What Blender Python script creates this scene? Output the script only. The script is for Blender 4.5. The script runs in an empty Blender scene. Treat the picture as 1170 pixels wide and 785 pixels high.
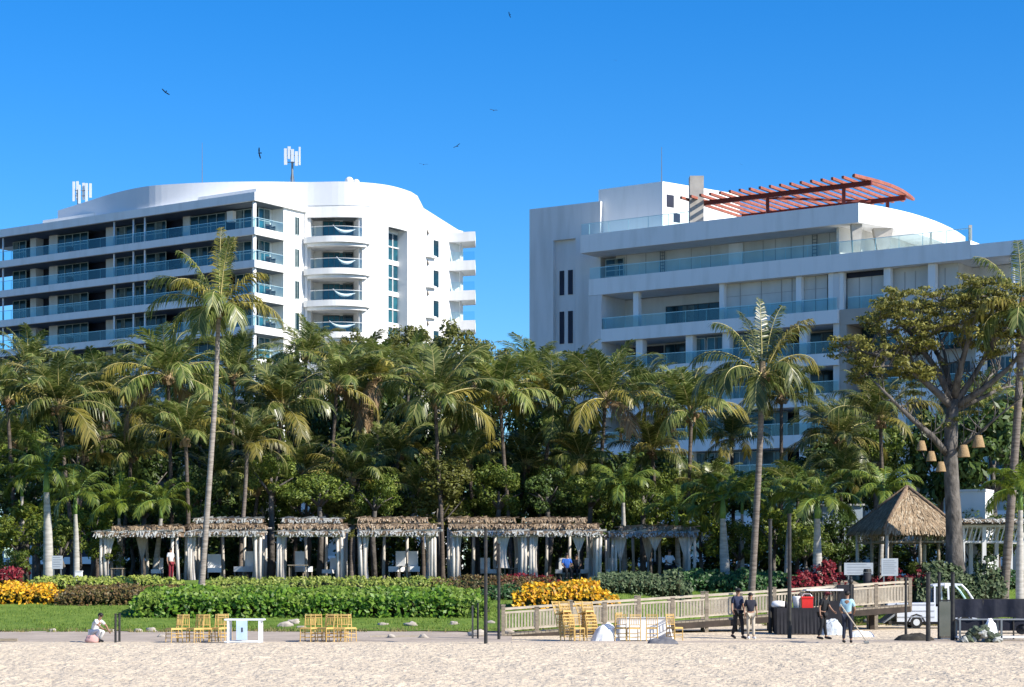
import bpy, bmesh, math, random
from mathutils import Vector, Matrix, noise
R = math.radians
PI = math.pi
sc = bpy.context.scene
col = sc.collection
# ------------------------------------------------------------------ camera, sky, sun, exposure
F = 2275.0; CH = 2.0; HY = 665.0           # focal length in photo pixels, eye height, horizon row
cam = bpy.data.objects.new('camera', bpy.data.cameras.new('camera'))
col.objects.link(cam); sc.camera = cam
cam.location = (0, 0, CH); cam.rotation_euler = (R(90), 0, 0)
cam.data.sensor_width = 36; cam.data.lens = 36 * F / 1170
cam.data.shift_y = (HY - 392.5) / 1170
cam.data.clip_start = 0.5; cam.data.clip_end = 6000
SAZ = math.atan2(0.87, -0.49); SEL = R(37)
sdir = Vector((math.sin(SAZ) * math.cos(SEL), math.cos(SAZ) * math.cos(SEL), math.sin(SEL)))
w = bpy.data.worlds.new('World'); sc.world = w; w.use_nodes = True
nt = w.node_tree; bg = nt.nodes['Background']
sky = nt.nodes.new('ShaderNodeTexSky'); sky.sky_type = 'NISHITA'; sky.sun_disc = False
sky.sun_elevation = SEL; sky.sun_rotation = SAZ; sky.altitude = 0
sky.air_density = 1.0; sky.dust_density = 0.25; sky.ozone_density = 4.0
hs = nt.nodes.new('ShaderNodeHueSaturation'); hs.inputs['Saturation'].default_value = 1.4
tn = nt.nodes.new('ShaderNodeMix'); tn.data_type = 'RGBA'; tn.blend_type = 'MULTIPLY'
tn.inputs[0].default_value = 1.0; tn.inputs[7].default_value = (0.62, 0.80, 0.97, 1)
nt.links.new(sky.outputs[0], hs.inputs['Color']); nt.links.new(hs.outputs[0], tn.inputs[6])
nt.links.new(tn.outputs[2], bg.inputs[0]); bg.inputs[1].default_value = 0.115
sl = bpy.data.lights.new('sun', 'SUN'); sl.energy = 5.0; sl.angle = R(0.5); sl.color = (1, 0.93, 0.83)
so = bpy.data.objects.new('sun', sl); col.objects.link(so); so.rotation_euler = sdir.to_track_quat('Z', 'Y').to_euler()
sc.view_settings.view_transform = 'Standard'; sc.view_settings.look = 'None'
sc.view_settings.gamma = 1; sc.view_settings.use_curve_mapping = False
sc.view_settings.exposure = 0.76
# ------------------------------------------------------------------ helpers
def X(px, D): return (px - 585) * D / F
def Z(py, D): return CH + (HY - py) * D / F
def at(px, py, D): return Vector((X(px, D), D, Z(py, D)))
def ss(a, b, t):
    t = max(0.0, min(1.0, (t - a) / (b - a))); return t * t * (3 - 2 * t)
def toe(x): return 73.2 + 9.3 * ss(4, 10, x)
def gz(x, y):
    t = min(toe(x) + 2.1, 82.5); s = max(0.0, min(1.0, (y - t) / (90 - t)))
    return 0.2 * ss(67, 75, y) + 1.85 * (0.75 * s + 0.25 * ss(0, 1, s))
def ground_at(px, py):
    """distance at which a ray through this pixel reaches the ground"""
    for i in range(1400):
        y = 35 + i * 0.05
        if Z(py, y) <= gz(X(px, y), y): return y
    return 90.0

class MB:
    def __init__(s): s.v = []; s.f = []; s.m = []; s.mi = 0; s.c = None
    def add(s, vs, fs):
        n = len(s.v); s.v.extend([tuple(a) for a in vs]); s.f.extend([tuple(i + n for i in f) for f in fs]); s.m.extend([s.mi] * len(fs)); return s
    def box(s, a, b, M=None):
        (x0, y0, z0), (x1, y1, z1) = a, b
        vs = [Vector(p) for p in ((x0,y0,z0),(x1,y0,z0),(x1,y1,z0),(x0,y1,z0),(x0,y0,z1),(x1,y0,z1),(x1,y1,z1),(x0,y1,z1))]
        if M: vs = [M @ p for p in vs]
        return s.add(vs, [(0,3,2,1),(4,5,6,7),(0,1,5,4),(1,2,6,5),(2,3,7,6),(3,0,4,7)])
    def prism(s, pts, z0, z1):
        n = len(pts)
        vs = [(p[0], p[1], z0) for p in pts] + [(p[0], p[1], z1) for p in pts]
        return s.add(vs, [tuple(range(n))[::-1], tuple(range(n, 2 * n))] + [(i, (i + 1) % n, n + (i + 1) % n, n + i) for i in range(n)])
    def strip(s, pts, z0, z1, th):
        """wall of thickness th (away from camera side = left of travel) along plan points"""
        n = len(pts); off = []
        for i in range(n):
            a = Vector(pts[max(i - 1, 0)][:2]); b = Vector(pts[min(i + 1, n - 1)][:2]); t = (b - a).normalized()
            off.append((pts[i][0] - t.y * th, pts[i][1] + t.x * th))
        return s.prism([tuple(p[:2]) for p in pts] + off[::-1], z0, z1) if n == 2 else s._strip(pts, off, z0, z1)
    def _strip(s, pts, off, z0, z1):
        for i in range(len(pts) - 1):
            s.prism([pts[i][:2], pts[i+1][:2], off[i+1], off[i]], z0, z1)
        return s
    def tube(s, pts, rad, n=8, cap=True):
        pts = [Vector(p) for p in pts]; k = len(pts)
        if not isinstance(rad, (list, tuple)): rad = [rad] * k
        rings = []; ref = None
        for i in range(k):
            t = (pts[min(i+1, k-1)] - pts[max(i-1, 0)]).normalized()
            if ref is None: ref = Vector((0,1,0)) if abs(t.y) < .9 else Vector((1,0,0))
            a = (ref - t * ref.dot(t)).normalized(); b = t.cross(a); ref = a
            rings.append([pts[i] + (a * math.cos(2*PI*j/n) + b * math.sin(2*PI*j/n)) * rad[i] for j in range(n)])
        vs = [p for r in rings for p in r]
        fs = [(i*n+j, i*n+(j+1)%n, (i+1)*n+(j+1)%n, (i+1)*n+j) for i in range(k-1) for j in range(n)]
        if cap: fs += [tuple(range(n))[::-1], tuple(range((k-1)*n, k*n))]
        return s.add(vs, fs)
    def bar(s, a, b, w, h=None):
        """square bar from a to b"""
        a = Vector(a); b = Vector(b); h = h or w; t = (b - a); L = t.length; t.normalize()
        up = Vector((0,0,1)) if abs(t.z) < .95 else Vector((0,1,0))
        sd = t.cross(up).normalized(); up = sd.cross(t)
        vs = [p + sd * w/2 * i + up * h/2 * j for p in (a, b) for i, j in ((-1,-1),(1,-1),(1,1),(-1,1))]
        return s.add(vs, [(0,1,2,3)[::-1],(4,5,6,7),(0,1,5,4),(1,2,6,5),(2,3,7,6),(3,0,4,7)])
    def ball(s, c, r, n=8, m=6, sc_=(1,1,1)):
        c = Vector(c); vs = []; 
        for i in range(m + 1):
            t = PI * i / m
            for j in range(n):
                p = 2*PI*j/n
                vs.append(c + Vector((math.sin(t)*math.cos(p)*sc_[0], math.sin(t)*math.sin(p)*sc_[1], math.cos(t)*sc_[2])) * r)
        return s.add(vs, [(i*n+j, (i+1)*n+j, (i+1)*n+(j+1)%n, i*n+(j+1)%n) for i in range(m) for j in range(n)])
    def quad(s, a, b, c, d): return s.add([a, b, c, d], [(0,1,2,3)])
    def sheet(s, pts, z0, z1):
        n = len(pts); return s.add([(p[0], p[1], z) for z in (z0, z1) for p in pts], [(i, i+1, n+i+1, n+i) for i in range(n-1)])
    def build(s, name, mat, parent=None, world=False, smooth=False):
        me = bpy.data.meshes.new(name)
        vs = s.v
        if world and parent:
            o = parent; off = Vector((0,0,0))
            while o: off += o.location; o = o.parent
            vs = [(a[0]-off.x, a[1]-off.y, a[2]-off.z) for a in vs]
        me.from_pydata(vs, [], s.f)
        for m in (mat if isinstance(mat, (list, tuple)) else [mat]): me.materials.append(m)
        if any(s.m): me.polygons.foreach_set('material_index', s.m)
        if smooth: me.polygons.foreach_set('use_smooth', [True] * len(s.f))
        me.update()
        ob = bpy.data.objects.new(name, me); col.objects.link(ob)
        if parent: ob.parent = parent
        return ob
def tag(o, label=None, cat=None, group=None, kind=None):
    if label: o['label'] = label
    if cat: o['category'] = cat
    if group: o['group'] = group
    if kind: o['kind'] = kind
    return o
def thing(name, label, cat, loc=(0,0,0), rz=0, group=None):
    o = bpy.data.objects.new(name, None); col.objects.link(o); o.empty_display_size = .3
    o.location = loc; o.rotation_euler = (0,0,rz); return tag(o, label, cat, group)
def dup(root, loc, rz=0, label=None, scale=1.0, rot=None):
    r = root.copy(); col.objects.link(r); r.location = loc; r.rotation_euler = rot or (0,0,rz); r.scale = (scale,)*3 if not isinstance(scale, tuple) else scale
    if label: r['label'] = label
    for ch in [c for c in ALLCH(root)]:
        c = ch.copy(); col.objects.link(c); c.parent = r
        for g in ALLCH(ch):
            d = g.copy(); col.objects.link(d); d.parent = c
    return r
def ALLCH(o): return [c for c in bpy.data.objects if c.parent == o]
def rebase(root):
    """move an Empty to the base of its parts is not needed: children are stored relative to it"""
    return root
# ------------------------------------------------------------------ materials
def M(name, c1, c2=None, scale=3.0, rough=.8, bump=0.0, bscale=None, metal=0.0, spec=.3, stretch=None, detail=5, ramp=(.35,.65)):
    m = bpy.data.materials.new(name); m.use_nodes = True; t = m.node_tree; b = t.nodes['Principled BSDF']
    b.inputs['Base Color'].default_value = (*c1, 1); b.inputs['Roughness'].default_value = rough
    b.inputs['Metallic'].default_value = metal; b.inputs['Specular IOR Level'].default_value = spec
    tc = t.nodes.new('ShaderNodeTexCoord'); mp = t.nodes.new('ShaderNodeMapping')
    t.links.new(tc.outputs['Object'], mp.inputs[0])
    if stretch: mp.inputs['Scale'].default_value = stretch
    if c2:
        n = t.nodes.new('ShaderNodeTexNoise'); n.inputs['Scale'].default_value = scale; n.inputs['Detail'].default_value = detail
        t.links.new(mp.outputs[0], n.inputs['Vector'])
        r = t.nodes.new('ShaderNodeValToRGB'); r.color_ramp.elements[0].position = ramp[0]; r.color_ramp.elements[1].position = ramp[1]
        r.color_ramp.elements[0].color = (*c1, 1); r.color_ramp.elements[1].color = (*c2, 1)
        t.links.new(n.outputs[0], r.inputs[0]); t.links.new(r.outputs[0], b.inputs['Base Color'])
    if bump:
        n2 = t.nodes.new('ShaderNodeTexNoise'); n2.inputs['Scale'].default_value = bscale or scale * 3; n2.inputs['Detail'].default_value = 6
        t.links.new(mp.outputs[0], n2.inputs['Vector'])
        bp = t.nodes.new('ShaderNodeBump'); bp.inputs['Strength'].default_value = bump; bp.inputs['Distance'].default_value = .05
        t.links.new(n2.outputs[0], bp.inputs['Height']); t.links.new(bp.outputs[0], b.inputs['Normal'])
    return m
def leafmat(name, cols, rough=.5, trans=.28, objvar=.25):
    m = bpy.data.materials.new(name); m.use_nodes = True; t = m.node_tree; b = t.nodes['Principled BSDF']
    g = t.nodes.new('ShaderNodeNewGeometry'); r = t.nodes.new('ShaderNodeValToRGB'); e = r.color_ramp.elements
    e[0].color = (*cols[0], 1); e[-1].color = (*cols[-1], 1); e[0].position = .1; e[-1].position = .95
    for i, c in enumerate(cols[1:-1]): k = e.new((i + 1) / (len(cols) - 1)); k.color = (*c, 1)
    t.links.new(g.outputs['Random Per Island'], r.inputs[0])
    oi = t.nodes.new('ShaderNodeObjectInfo'); hsv = t.nodes.new('ShaderNodeHueSaturation')
    mr = t.nodes.new('ShaderNodeMapRange'); mr.inputs['To Min'].default_value = 1 - objvar; mr.inputs['To Max'].default_value = 1 + objvar
    t.links.new(oi.outputs['Random'], mr.inputs[0]); t.links.new(mr.outputs[0], hsv.inputs['Value'])
    t.links.new(r.outputs[0], hsv.inputs['Color']); t.links.new(hsv.outputs[0], b.inputs['Base Color'])
    b.inputs['Roughness'].default_value = rough; b.inputs['Specular IOR Level'].default_value = .5 if rough < .45 else .3
    tr = t.nodes.new('ShaderNodeBsdfTranslucent'); t.links.new(hsv.outputs[0], tr.inputs[0])
    mx = t.nodes.new('ShaderNodeMixShader'); mx.inputs[0].default_value = trans
    t.links.new(b.outputs[0], mx.inputs[1]); t.links.new(tr.outputs[0], mx.inputs[2])
    t.links.new(mx.outputs[0], t.nodes['Material Output'].inputs[0])
    return m
def glassmat(name, tint, gl=.05):
    m = bpy.data.materials.new(name); m.use_nodes = True; t = m.node_tree
    t.nodes.remove(t.nodes['Principled BSDF'])
    tr = t.nodes.new('ShaderNodeBsdfTransparent'); tr.inputs[0].default_value = (*tint, 1)
    g = t.nodes.new('ShaderNodeBsdfGlossy'); g.inputs['Roughness'].default_value = .05; g.inputs[0].default_value = (.75,.95,1,1)
    mx = t.nodes.new('ShaderNodeMixShader'); lw = t.nodes.new('ShaderNodeFresnel'); lw.inputs[0].default_value = 1.5
    ad = t.nodes.new('ShaderNodeMath'); ad.operation = 'ADD'; ad.inputs[1].default_value = gl
    t.links.new(lw.outputs[0], ad.inputs[0]); t.links.new(ad.outputs[0], mx.inputs[0])
    t.links.new(tr.outputs[0], mx.inputs[1]); t.links.new(g.outputs[0], mx.inputs[2])
    t.links.new(mx.outputs[0], t.nodes['Material Output'].inputs[0]); return m
white = M('white_render', (.80,.80,.78), (.66,.66,.63), 1.1, .75, .15, 12, stretch=(1,1,.16), ramp=(.48,.85))
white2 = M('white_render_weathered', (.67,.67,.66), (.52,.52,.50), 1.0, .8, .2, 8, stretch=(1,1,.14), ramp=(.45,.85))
boards = M('primed_boards', (.62,.61,.57), (.54,.53,.49), .9, .85, .1, 6, stretch=(1,1,.4))
soffit_shadem = M('soffit_shade_paint', (.13,.16,.19), (.11,.13,.16), 1)  # dark colour paints the deep shade under the balcony slabs
tan = M('tan_render', (.42,.38,.33), (.37,.34,.30), .5)
drape = M('window_drape', (.15,.20,.20), (.09,.13,.14), 3, .8)
navy = M('niche_shade_window_navy', (.018,.024,.05), (.012,.016,.03), .5, .6)  # near-black navy paints unlit recesses; slit windows use it too
pane = M('window_pane', (.012,.05,.065), (.005,.018,.03), .9, .12, spec=.35, ramp=(.3,.7))
paneb = M('blue_window_pane', (.025,.13,.17), (.012,.06,.09), .7, .1, spec=.4)
frame = M('window_frame_paint', (.35,.42,.42), rough=.4)
framed = M('dark_window_frame', (.05,.07,.08), rough=.4)
rail = glassmat('railing_glass', (.72,.88,.90), .02)
railp = M('handrail_metal', (.45,.62,.64), rough=.3, metal=.3)
conc = M('bare_concrete', (.42,.40,.36), (.34,.32,.29), 1.2, .9, .2)
redp = M('red_pergola_paint', (.34,.115,.075), (.25,.08,.05), 1.5, .6)
redd = M('dark_red_steel', (.13,.022,.016), rough=.5)
metalw = M('galvanised_white_metal', (.62,.65,.65), rough=.4, metal=.2)
metald = M('grey_steel', (.18,.20,.21), rough=.5, metal=.4)
silver = M('pale_roof_sheet', (.70,.72,.74), (.64,.66,.69), .2, .5)
trunkm = M('palm_bark', (.20,.17,.145), (.11,.09,.075), 6, .95, .6, 14, stretch=(.3,.3,2.2))
trunkt = M('grey_ringed_bark', (.33,.29,.25), (.19,.165,.14), 5, .95, .6, 14, stretch=(.3,.3,2.4))
trunkd = M('dark_palm_bark', (.13,.105,.085), (.06,.05,.04), 5, .95, .6, 14, stretch=(.3,.3,2))
trunkw = M('smooth_pale_bark', (.45,.43,.39), (.27,.26,.23), 3, .9, .25, 8, stretch=(.4,.4,2.4))
barkm = M('grey_smooth_bark', (.16,.145,.13), (.06,.054,.048), 3.0, .95, .9, 9, stretch=(1,1,.6))
rachm = M('frond_rib', (.50,.43,.18), (.34,.30,.11), 3, .6)
shaftm = M('green_crownshaft', (.16,.26,.06), (.10,.18,.04), 3, .5)
deadm = leafmat('dry_frond', [(.28,.19,.10),(.20,.13,.07),(.36,.27,.16)], .8, .2)
palmm = leafmat('palm_leaf', [(.058,.092,.016),(.115,.152,.032),(.28,.30,.09),(.082,.118,.022)], .36, .36, .32)
palmy = leafmat('palm_leaf_yellowing', [(.20,.19,.032),(.34,.28,.06),(.13,.13,.025)], .42, .3)
royalm = leafmat('royal_palm_leaf', [(.055,.09,.013),(.11,.16,.022),(.22,.26,.04)], .42, .35, .2)
limem = leafmat('lime_palm_leaf', [(.14,.20,.02),(.24,.30,.035),(.10,.16,.02)], .45, .4, .15)
darkl = leafmat('dark_broad_leaf', [(.028,.055,.012),(.050,.088,.018),(.10,.145,.03),(.035,.068,.015)], .45, .2, .3)
midl = leafmat('mid_broad_leaf', [(.055,.095,.015),(.11,.155,.025),(.20,.24,.045)], .5, .3, .3)
olivel = leafmat('olive_broad_leaf', [(.07,.085,.016),(.13,.14,.028),(.19,.20,.045),(.10,.10,.02)], .5, .3, .15)
rainl = leafmat('olive_gold_leaf', [(.13,.135,.022),(.21,.20,.04),(.32,.30,.075),(.09,.10,.02)], .55, .3, .05)
hedgeg = leafmat('bright_hedge_leaf', [(.06,.15,.012),(.12,.26,.02),(.23,.37,.035),(.03,.09,.01)], .45, .35, .08)
hedged = leafmat('deep_green_leaf', [(.020,.060,.016),(.035,.095,.025),(.07,.15,.04)], .45, .25, .12)
hedges = leafmat('grey_green_leaf', [(.045,.075,.03),(.08,.12,.05),(.13,.17,.08)], .6, .2, .12)
hedgeb = leafmat('bronze_leaf', [(.10,.060,.022),(.17,.10,.035),(.13,.11,.03),(.06,.045,.015)], .5, .25, .1)
hedgey = leafmat('yellow_lime_leaf', [(.28,.33,.05),(.38,.42,.10),(.16,.24,.03)], .5, .35, .1)
hedgem = leafmat('light_hedge_leaf', [(.16,.27,.03),(.24,.34,.05),(.09,.17,.02)], .5, .35, .1)
croton = leafmat('golden_croton_leaf', [(.75,.40,.012),(.85,.55,.03),(.60,.24,.01),(.25,.22,.02)], .5, .3, .05)
redl = leafmat('crimson_leaf', [(.16,.012,.018),(.26,.02,.03),(.09,.008,.014)], .5, .25, .1)
thatch = leafmat('dry_thatch', [(.30,.22,.14),(.42,.31,.20),(.18,.13,.08),(.48,.40,.29)], .95, .1, .1)
thatchg = leafmat('grey_weathered_thatch', [(.33,.34,.32),(.46,.47,.44),(.24,.24,.22)], .95, .1, .1)
thatchc = M('thatch_body', (.26,.19,.13), (.14,.10,.07), 5, 1, .8, 20, stretch=(2,2,.5))
logm = M('bleached_log', (.62,.58,.52), (.46,.42,.37), 4, .9, .4, 12, stretch=(1,1,.3))
curtm = M('gauze_curtain', (.60,.56,.51), (.50,.46,.42), 4, .9, .2, 8)
clothw = M('white_cloth', (.78,.78,.77), (.70,.71,.72), 2, .85)
cush = M('white_cushion', (.74,.74,.72), (.66,.66,.65), 3, .85)
wood = M('weathered_timber', (.32,.27,.20), (.21,.175,.13), 4, .9, .4, 14, stretch=(.5,.5,2))
woodp = M('pale_rail_timber', (.50,.44,.34), (.36,.31,.24), 3, .85, .3, 12)
woodd = M('dark_timber', (.06,.045,.035), (.035,.028,.022), 3, .85)
gold = M('bamboo_gold', (.62,.42,.14), (.48,.31,.10), 8, .45)
black = M('black_cloth', (.012,.013,.017), (.02,.02,.026), 3, .7)
blackp = M('black_post_paint', (.018,.019,.020), (.04,.038,.035), 5, .6)
navyt = M('navy_tarp_and_shade', (.007,.009,.018), (.011,.013,.026), 1.5, .55, .4, 3)
redc = M('red_cooler_plastic', (.62,.03,.025), rough=.4)
tablew = M('white_table_paint', (.72,.76,.80), rough=.5)
tableb = M('pale_blue_panel', (.42,.56,.72), (.50,.63,.78), 3, .6)
inkm = M('dark_ink', (.04,.04,.06), rough=.7)
signw = M('grey_sign_board', (.42,.46,.50), (.36,.40,.44), 2, .5)
rockm = M('pale_rock', (.46,.41,.35), (.28,.25,.21), 3, .95, .8, 6)
vanw = M('white_vehicle_paint', (.60,.64,.70), (.54,.58,.64), .8, .35, spec=.5)
glassd = M('vehicle_glass', (.06,.07,.08), rough=.08, spec=.8)
tyre = M('tyre_rubber', (.02,.02,.02), rough=.9)
woven = M('woven_lampshade', (.36,.25,.13), (.24,.16,.08), 14, .9, .5, 30, stretch=(1,1,3))
skin = M('skin', (.30,.17,.11), rough=.6)
hairm = M('black_hair', (.012,.010,.010), rough=.6)
birdm = M('black_feathers', (.012,.012,.014), rough=.8)
CL = {}
def cloth(nm, c):
    if nm not in CL: CL[nm] = M(nm, c, tuple(a * .8 for a in c), 5, .85)
    return CL[nm]
# ------------------------------------------------------------------ ground
sand = M('beach_sand', (.62,.52,.38), (.50,.415,.30), 1.6, .95, .7, 9, ramp=(.3,.7))
for nd in sand.node_tree.nodes:
    if nd.type == 'BUMP': nd.inputs['Distance'].default_value = .11; nd.inputs['Strength'].default_value = 1.0
    if nd.type == 'TEX_NOISE' and nd.inputs['Scale'].default_value > 5: nd.inputs['Scale'].default_value = 6.5
sand2 = M('packed_sand_and_shadow_grey', (.40,.335,.27), (.31,.26,.21), .9, .95, .4, 8)  # grey of the packed path, also used for the painted shadow strip
grassm = M('mown_lawn', (.08,.145,.015), (.14,.21,.03), 1.8, .95, .9, 14, detail=9)
soil = M('dark_soil', (.07,.055,.04), (.04,.045,.02), 1, .95, .5)  # dark brown soil with olive mottling
def axis(spec):
    out = []
    for a, b, s in spec:
        n = max(1, int(round((b - a) / s))); out += [a + (b - a) * i / n for i in range(n)]
    return out + [spec[-1][1]]
def sheet(name, xs, yf, n, zf, mat, label=None):
    """grid: columns at xs, rows at yf(x, t)"""
    m = MB(); vs = []
    for j in range(n + 1):
        for x in xs:
            y = yf(x, j / n); vs.append((x, y, zf(x, y)))
    k = len(xs)
    m.add(vs, [(j*k+i, j*k+i+1, (j+1)*k+i+1, (j+1)*k+i) for j in range(n) for i in range(k - 1)])
    o = m.build(name, mat, smooth=True); tag(o, kind='structure'); return o
def sandz(x, y):
    if y < 28 or y > 69: return gz(x, y) - .012
    a = noise.noise(Vector((x*1.5, y*1.0, 0))) * .05 + noise.noise(Vector((x*3.1, y*2.4, 5))) * .065 + noise.noise(Vector((x*.3, y*.35, 9))) * .05
    return gz(x, y) - .012 + a * ss(28, 34, y) * (1 - ss(62.5, 66.5, y))
ys = axis([(-60, 20, 20), (20, 34, 2), (34, 70, .17), (70, 92, .5)])
xs = axis([(-900, -100, 200), (-100, -22, 10), (-22, 22, .16), (22, 100, 10), (100, 900, 200)])
sheet('beach_sand', xs, lambda x, t: ys[int(round(t * (len(ys) - 1)))], len(ys) - 1, sandz, sand)
nz = lambda x, s, q=0: noise.noise(Vector((x * s, q, 0)))
xl = axis([(-900, -60, 210), (-60, 60, .4), (60, 900, 210)])
sheet('lawn', xl, lambda x, t: (toe(x) + nz(x, .35) * .9 + nz(x, 1.7, 3) * .35) * (1 - t) + 91 * t, 30,
      lambda x, y: gz(x, y) + .03 + .05 * noise.noise(Vector((x * .6, y * .6, 0))), grassm)
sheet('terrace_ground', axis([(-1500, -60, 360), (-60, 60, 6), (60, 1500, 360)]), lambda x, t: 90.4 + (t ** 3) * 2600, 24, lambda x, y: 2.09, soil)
xp = axis([(-60, 0, .5)])
sheet('packed_sand_path', xp, lambda x, t: (66.6 + nz(x, .5, 1) * .5) * (1-t) + (73.4 + nz(x, .4, 7) * .8) * t, 14, lambda x, y: gz(x, y) + .012 - (.1 if y < 66.61 + nz(x, .5, 1) * .5 else 0), sand2)
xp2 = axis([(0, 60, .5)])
sheet('sand_shadow_strip', xp2, lambda x, t: (66.0 + nz(x, .5, 1) * .25) * (1-t) + (67.6 + nz(x, .7, 7) * .35 + ss(0, 12, 12 - x) * -.9) * t, 5, lambda x, y: gz(x, y) + .02 - (.1 if y < 66.01 + nz(x, .5, 1) * .25 else 0), sand2)  # darker sheet paints a shadow band across the sand
# grass blades (stuff)
def blades():
    rnd = random.Random(4); m = MB()
    for i in range(42000):
        x = rnd.uniform(-22, 24); t = toe(x) + nz(x, .35) * .9 + nz(x, 1.7, 3) * .35
        u = rnd.random(); y = t - .5 + (89.5 - t) * u ** 1.5
        if y < t + .1 and noise.noise(Vector((x * 1.3, y * 2, 2))) < .05: continue
        z = gz(x, y) + .0; h = rnd.uniform(.06, .15) * (1 + .6 * noise.noise(Vector((x * .8, y * .8, 1)))); a = rnd.uniform(0, PI); w_ = .02
        dx, dy = math.cos(a) * w_, math.sin(a) * w_; lx, ly = rnd.uniform(-.06, .06), rnd.uniform(-.06, .06)
        k = noise.noise(Vector((x * .7, y * .9, 7))) + (t + 1.6 - y) * .35
        m.mi = 1 if k > rnd.uniform(.1, .5) else 0
        m.add([(x-dx, y-dy, z), (x+dx, y+dy, z), (x+lx, y+ly, z+h)], [(0,1,2)])
    o = m.build('grass', [leafmat('grass_blade', [(.07,.14,.014),(.13,.205,.025),(.22,.28,.045)], .6, .3, 0), leafmat('straw_blade', [(.20,.18,.06),(.30,.25,.11),(.13,.14,.04)], .8, .2, 0)]); tag(o, 'short green grass with straw patches covering the sloping lawn', 'grass', kind='stuff')
blades()
def leaves(m, c, rad, n, size, rnd, shell=.55):
    for i in range(n):
        a = rnd.uniform(0, 2*PI); b = math.acos(rnd.uniform(-1, 1)); d = Vector((math.sin(b)*math.cos(a), math.sin(b)*math.sin(a), math.cos(b)))
        q = Vector(c) + Vector((d.x*rad[0], d.y*rad[1], d.z*rad[2])) * (shell + (1 - shell) * rnd.random() ** .7)
        nn = (d + Vector((rnd.uniform(-1,1), rnd.uniform(-1,1), rnd.uniform(-.4,1.2))) * .8).normalized()
        t = nn.cross(Vector((rnd.uniform(-1,1), rnd.uniform(-1,1), rnd.uniform(-1,1)))).normalized(); s = nn.cross(t)
        L = size * rnd.uniform(.7, 1.3); W = L * .42
        m.add([q - t*L*.5, q + s*W*.5, q + t*L*.5, q - s*W*.5], [(0,1,2,3)])
# ------------------------------------------------------------------ building frame helper
class Fr:
    def __init__(s, px, D, ang=34.6):
        s.x = X(px, D); s.y = D; c, n = math.cos(R(ang)), math.sin(R(ang)); s.d = (-c, n); s.n = (n, c)
    def P(s, u, v, z=0): return Vector((s.x + u*s.d[0] + v*s.n[0], s.y + u*s.d[1] + v*s.n[1], z))
    def box(s, m, u0, u1, v0, v1, z0, z1):
        return m.prism([s.P(u1, v0), s.P(u0, v0), s.P(u0, v1), s.P(u1, v1)], z0, z1)
    def u(s, px, v=0):
        k = (px - 585) / F; return (s.x + v*s.n[0] - k*(s.y + v*s.n[1])) / (k*s.d[1] - s.d[0])
    def v(s, px, u=0):
        k = (px - 585) / F; return (k*(s.y + u*s.d[1]) - s.x - u*s.d[0]) / (s.n[0] - k*s.n[1])
def window(root, fr, side, a0, a1, c, z0, z1, nx=2, nz_=1, pm=None, fm=None, fw=.07):
    """window in plane v=c (side 'v', along u) or u=c (side 'u', along v)"""
    f = MB(); p = MB()
    def bx(m, s0, s1, d0, d1, za, zb):
        if side == 'v': fr.box(m, s0, s1, d0, d1, za, zb)
        else: fr.box(m, d0, d1, s0, s1, za, zb)
    for i in range(nx + 1):
        s = a0 + (a1 - a0) * i / nx; s0 = min(max(s - fw/2, a0), a1 - fw); bx(f, s0, s0 + fw, c - .06, c + .04, z0, z1)
    for i in range(nz_ + 1):
        s = z0 + (z1 - z0) * i / nz_; s0 = min(max(s - fw/2, z0), z1 - fw)
        bx(f, a0 + .001, a1 - .001, c - .055, c + .035, s0, s0 + fw)
    bx(p, a0 + .02, a1 - .02, c, c + .02, z0 + .02, z1 - .02)
    fo = f.build('window', fm or frame, root, True); p.build('pane', pm or pane, fo, True)
    rw = random.Random(int(a0 * 77 + z0 * 13 + c))
    if rw.random() < .6:
        q = MB(); w_ = (a1 - a0) * rw.uniform(.15, .45); s0 = a0 + .05 + rw.random() * (a1 - a0 - w_ - .1); bx(q, s0, s0 + w_, c - .02, c - .004, z0 + .1, z1 - .1); q.build('curtain', drape, fo, True)
    return fo
# ------------------------------------------------------------------ left hotel building
A = Fr(291, 200)
LB = thing('hotel_building', 'white curved hotel block on the left with stacked shaded balconies and rooftop antennas', 'building', A.P(20, 6, 2.05))
EX = 4.7
def arc_pts(lst, px0, px1, n=10, off=0.0):
    def Dp(px):
        for (a, da), (b, db) in zip(lst, lst[1:]):
            if a <= px <= b:
                i = lst.index((a, da)); 
                p0 = lst[max(i-1,0)]; p3 = lst[min(i+2,len(lst)-1)]
                t = (px - a) / (b - a)
                m0 = (db - p0[1]) / (b - p0[0]) * (b - a); m1 = (p3[1] - da) / (p3[0] - a) * (b - a)
                return (2*t**3-3*t*t+1)*da + (t**3-2*t*t+t)*m0 + (-2*t**3+3*t*t)*db + (t**3-t*t)*m1
        return lst[-1][1] if px > lst[-1][0] else lst[0][1]
    out = []
    for i in range(n + 1):
        px = px0 + (px1 - px0) * i / n; D = Dp(px); out.append(Vector((X(px, D), D, 0)))
    if off:
        o2 = []
        for i, p in enumerate(out):
            t = (out[min(i+1, n)] - out[max(i-1, 0)]).normalized(); o2.append(p + Vector((-t.y, t.x, 0)) * off)
        out = o2
    return out
drum = [(66,222.5),(100,217),(130,212.5),(165,209),(200,207.6),(250,206.6),(300,206.3),(348,206.6),(400,206.4),(440,208),(465,211),(478,214.5),(484,221)]
floors = [37.7 - 3.3 * k for k in range(11)]
ue = A.u(14, 2.4)
m = MB()                                     # main wall: piers, back mass
A.box(m, 1.9, ue, 3.6, 15, 2, 41.0)
A.box(m, .3, 3.2, EX + .02, 9, 2, 41.15)
back = m.build('wall', white, LB, True)
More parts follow.
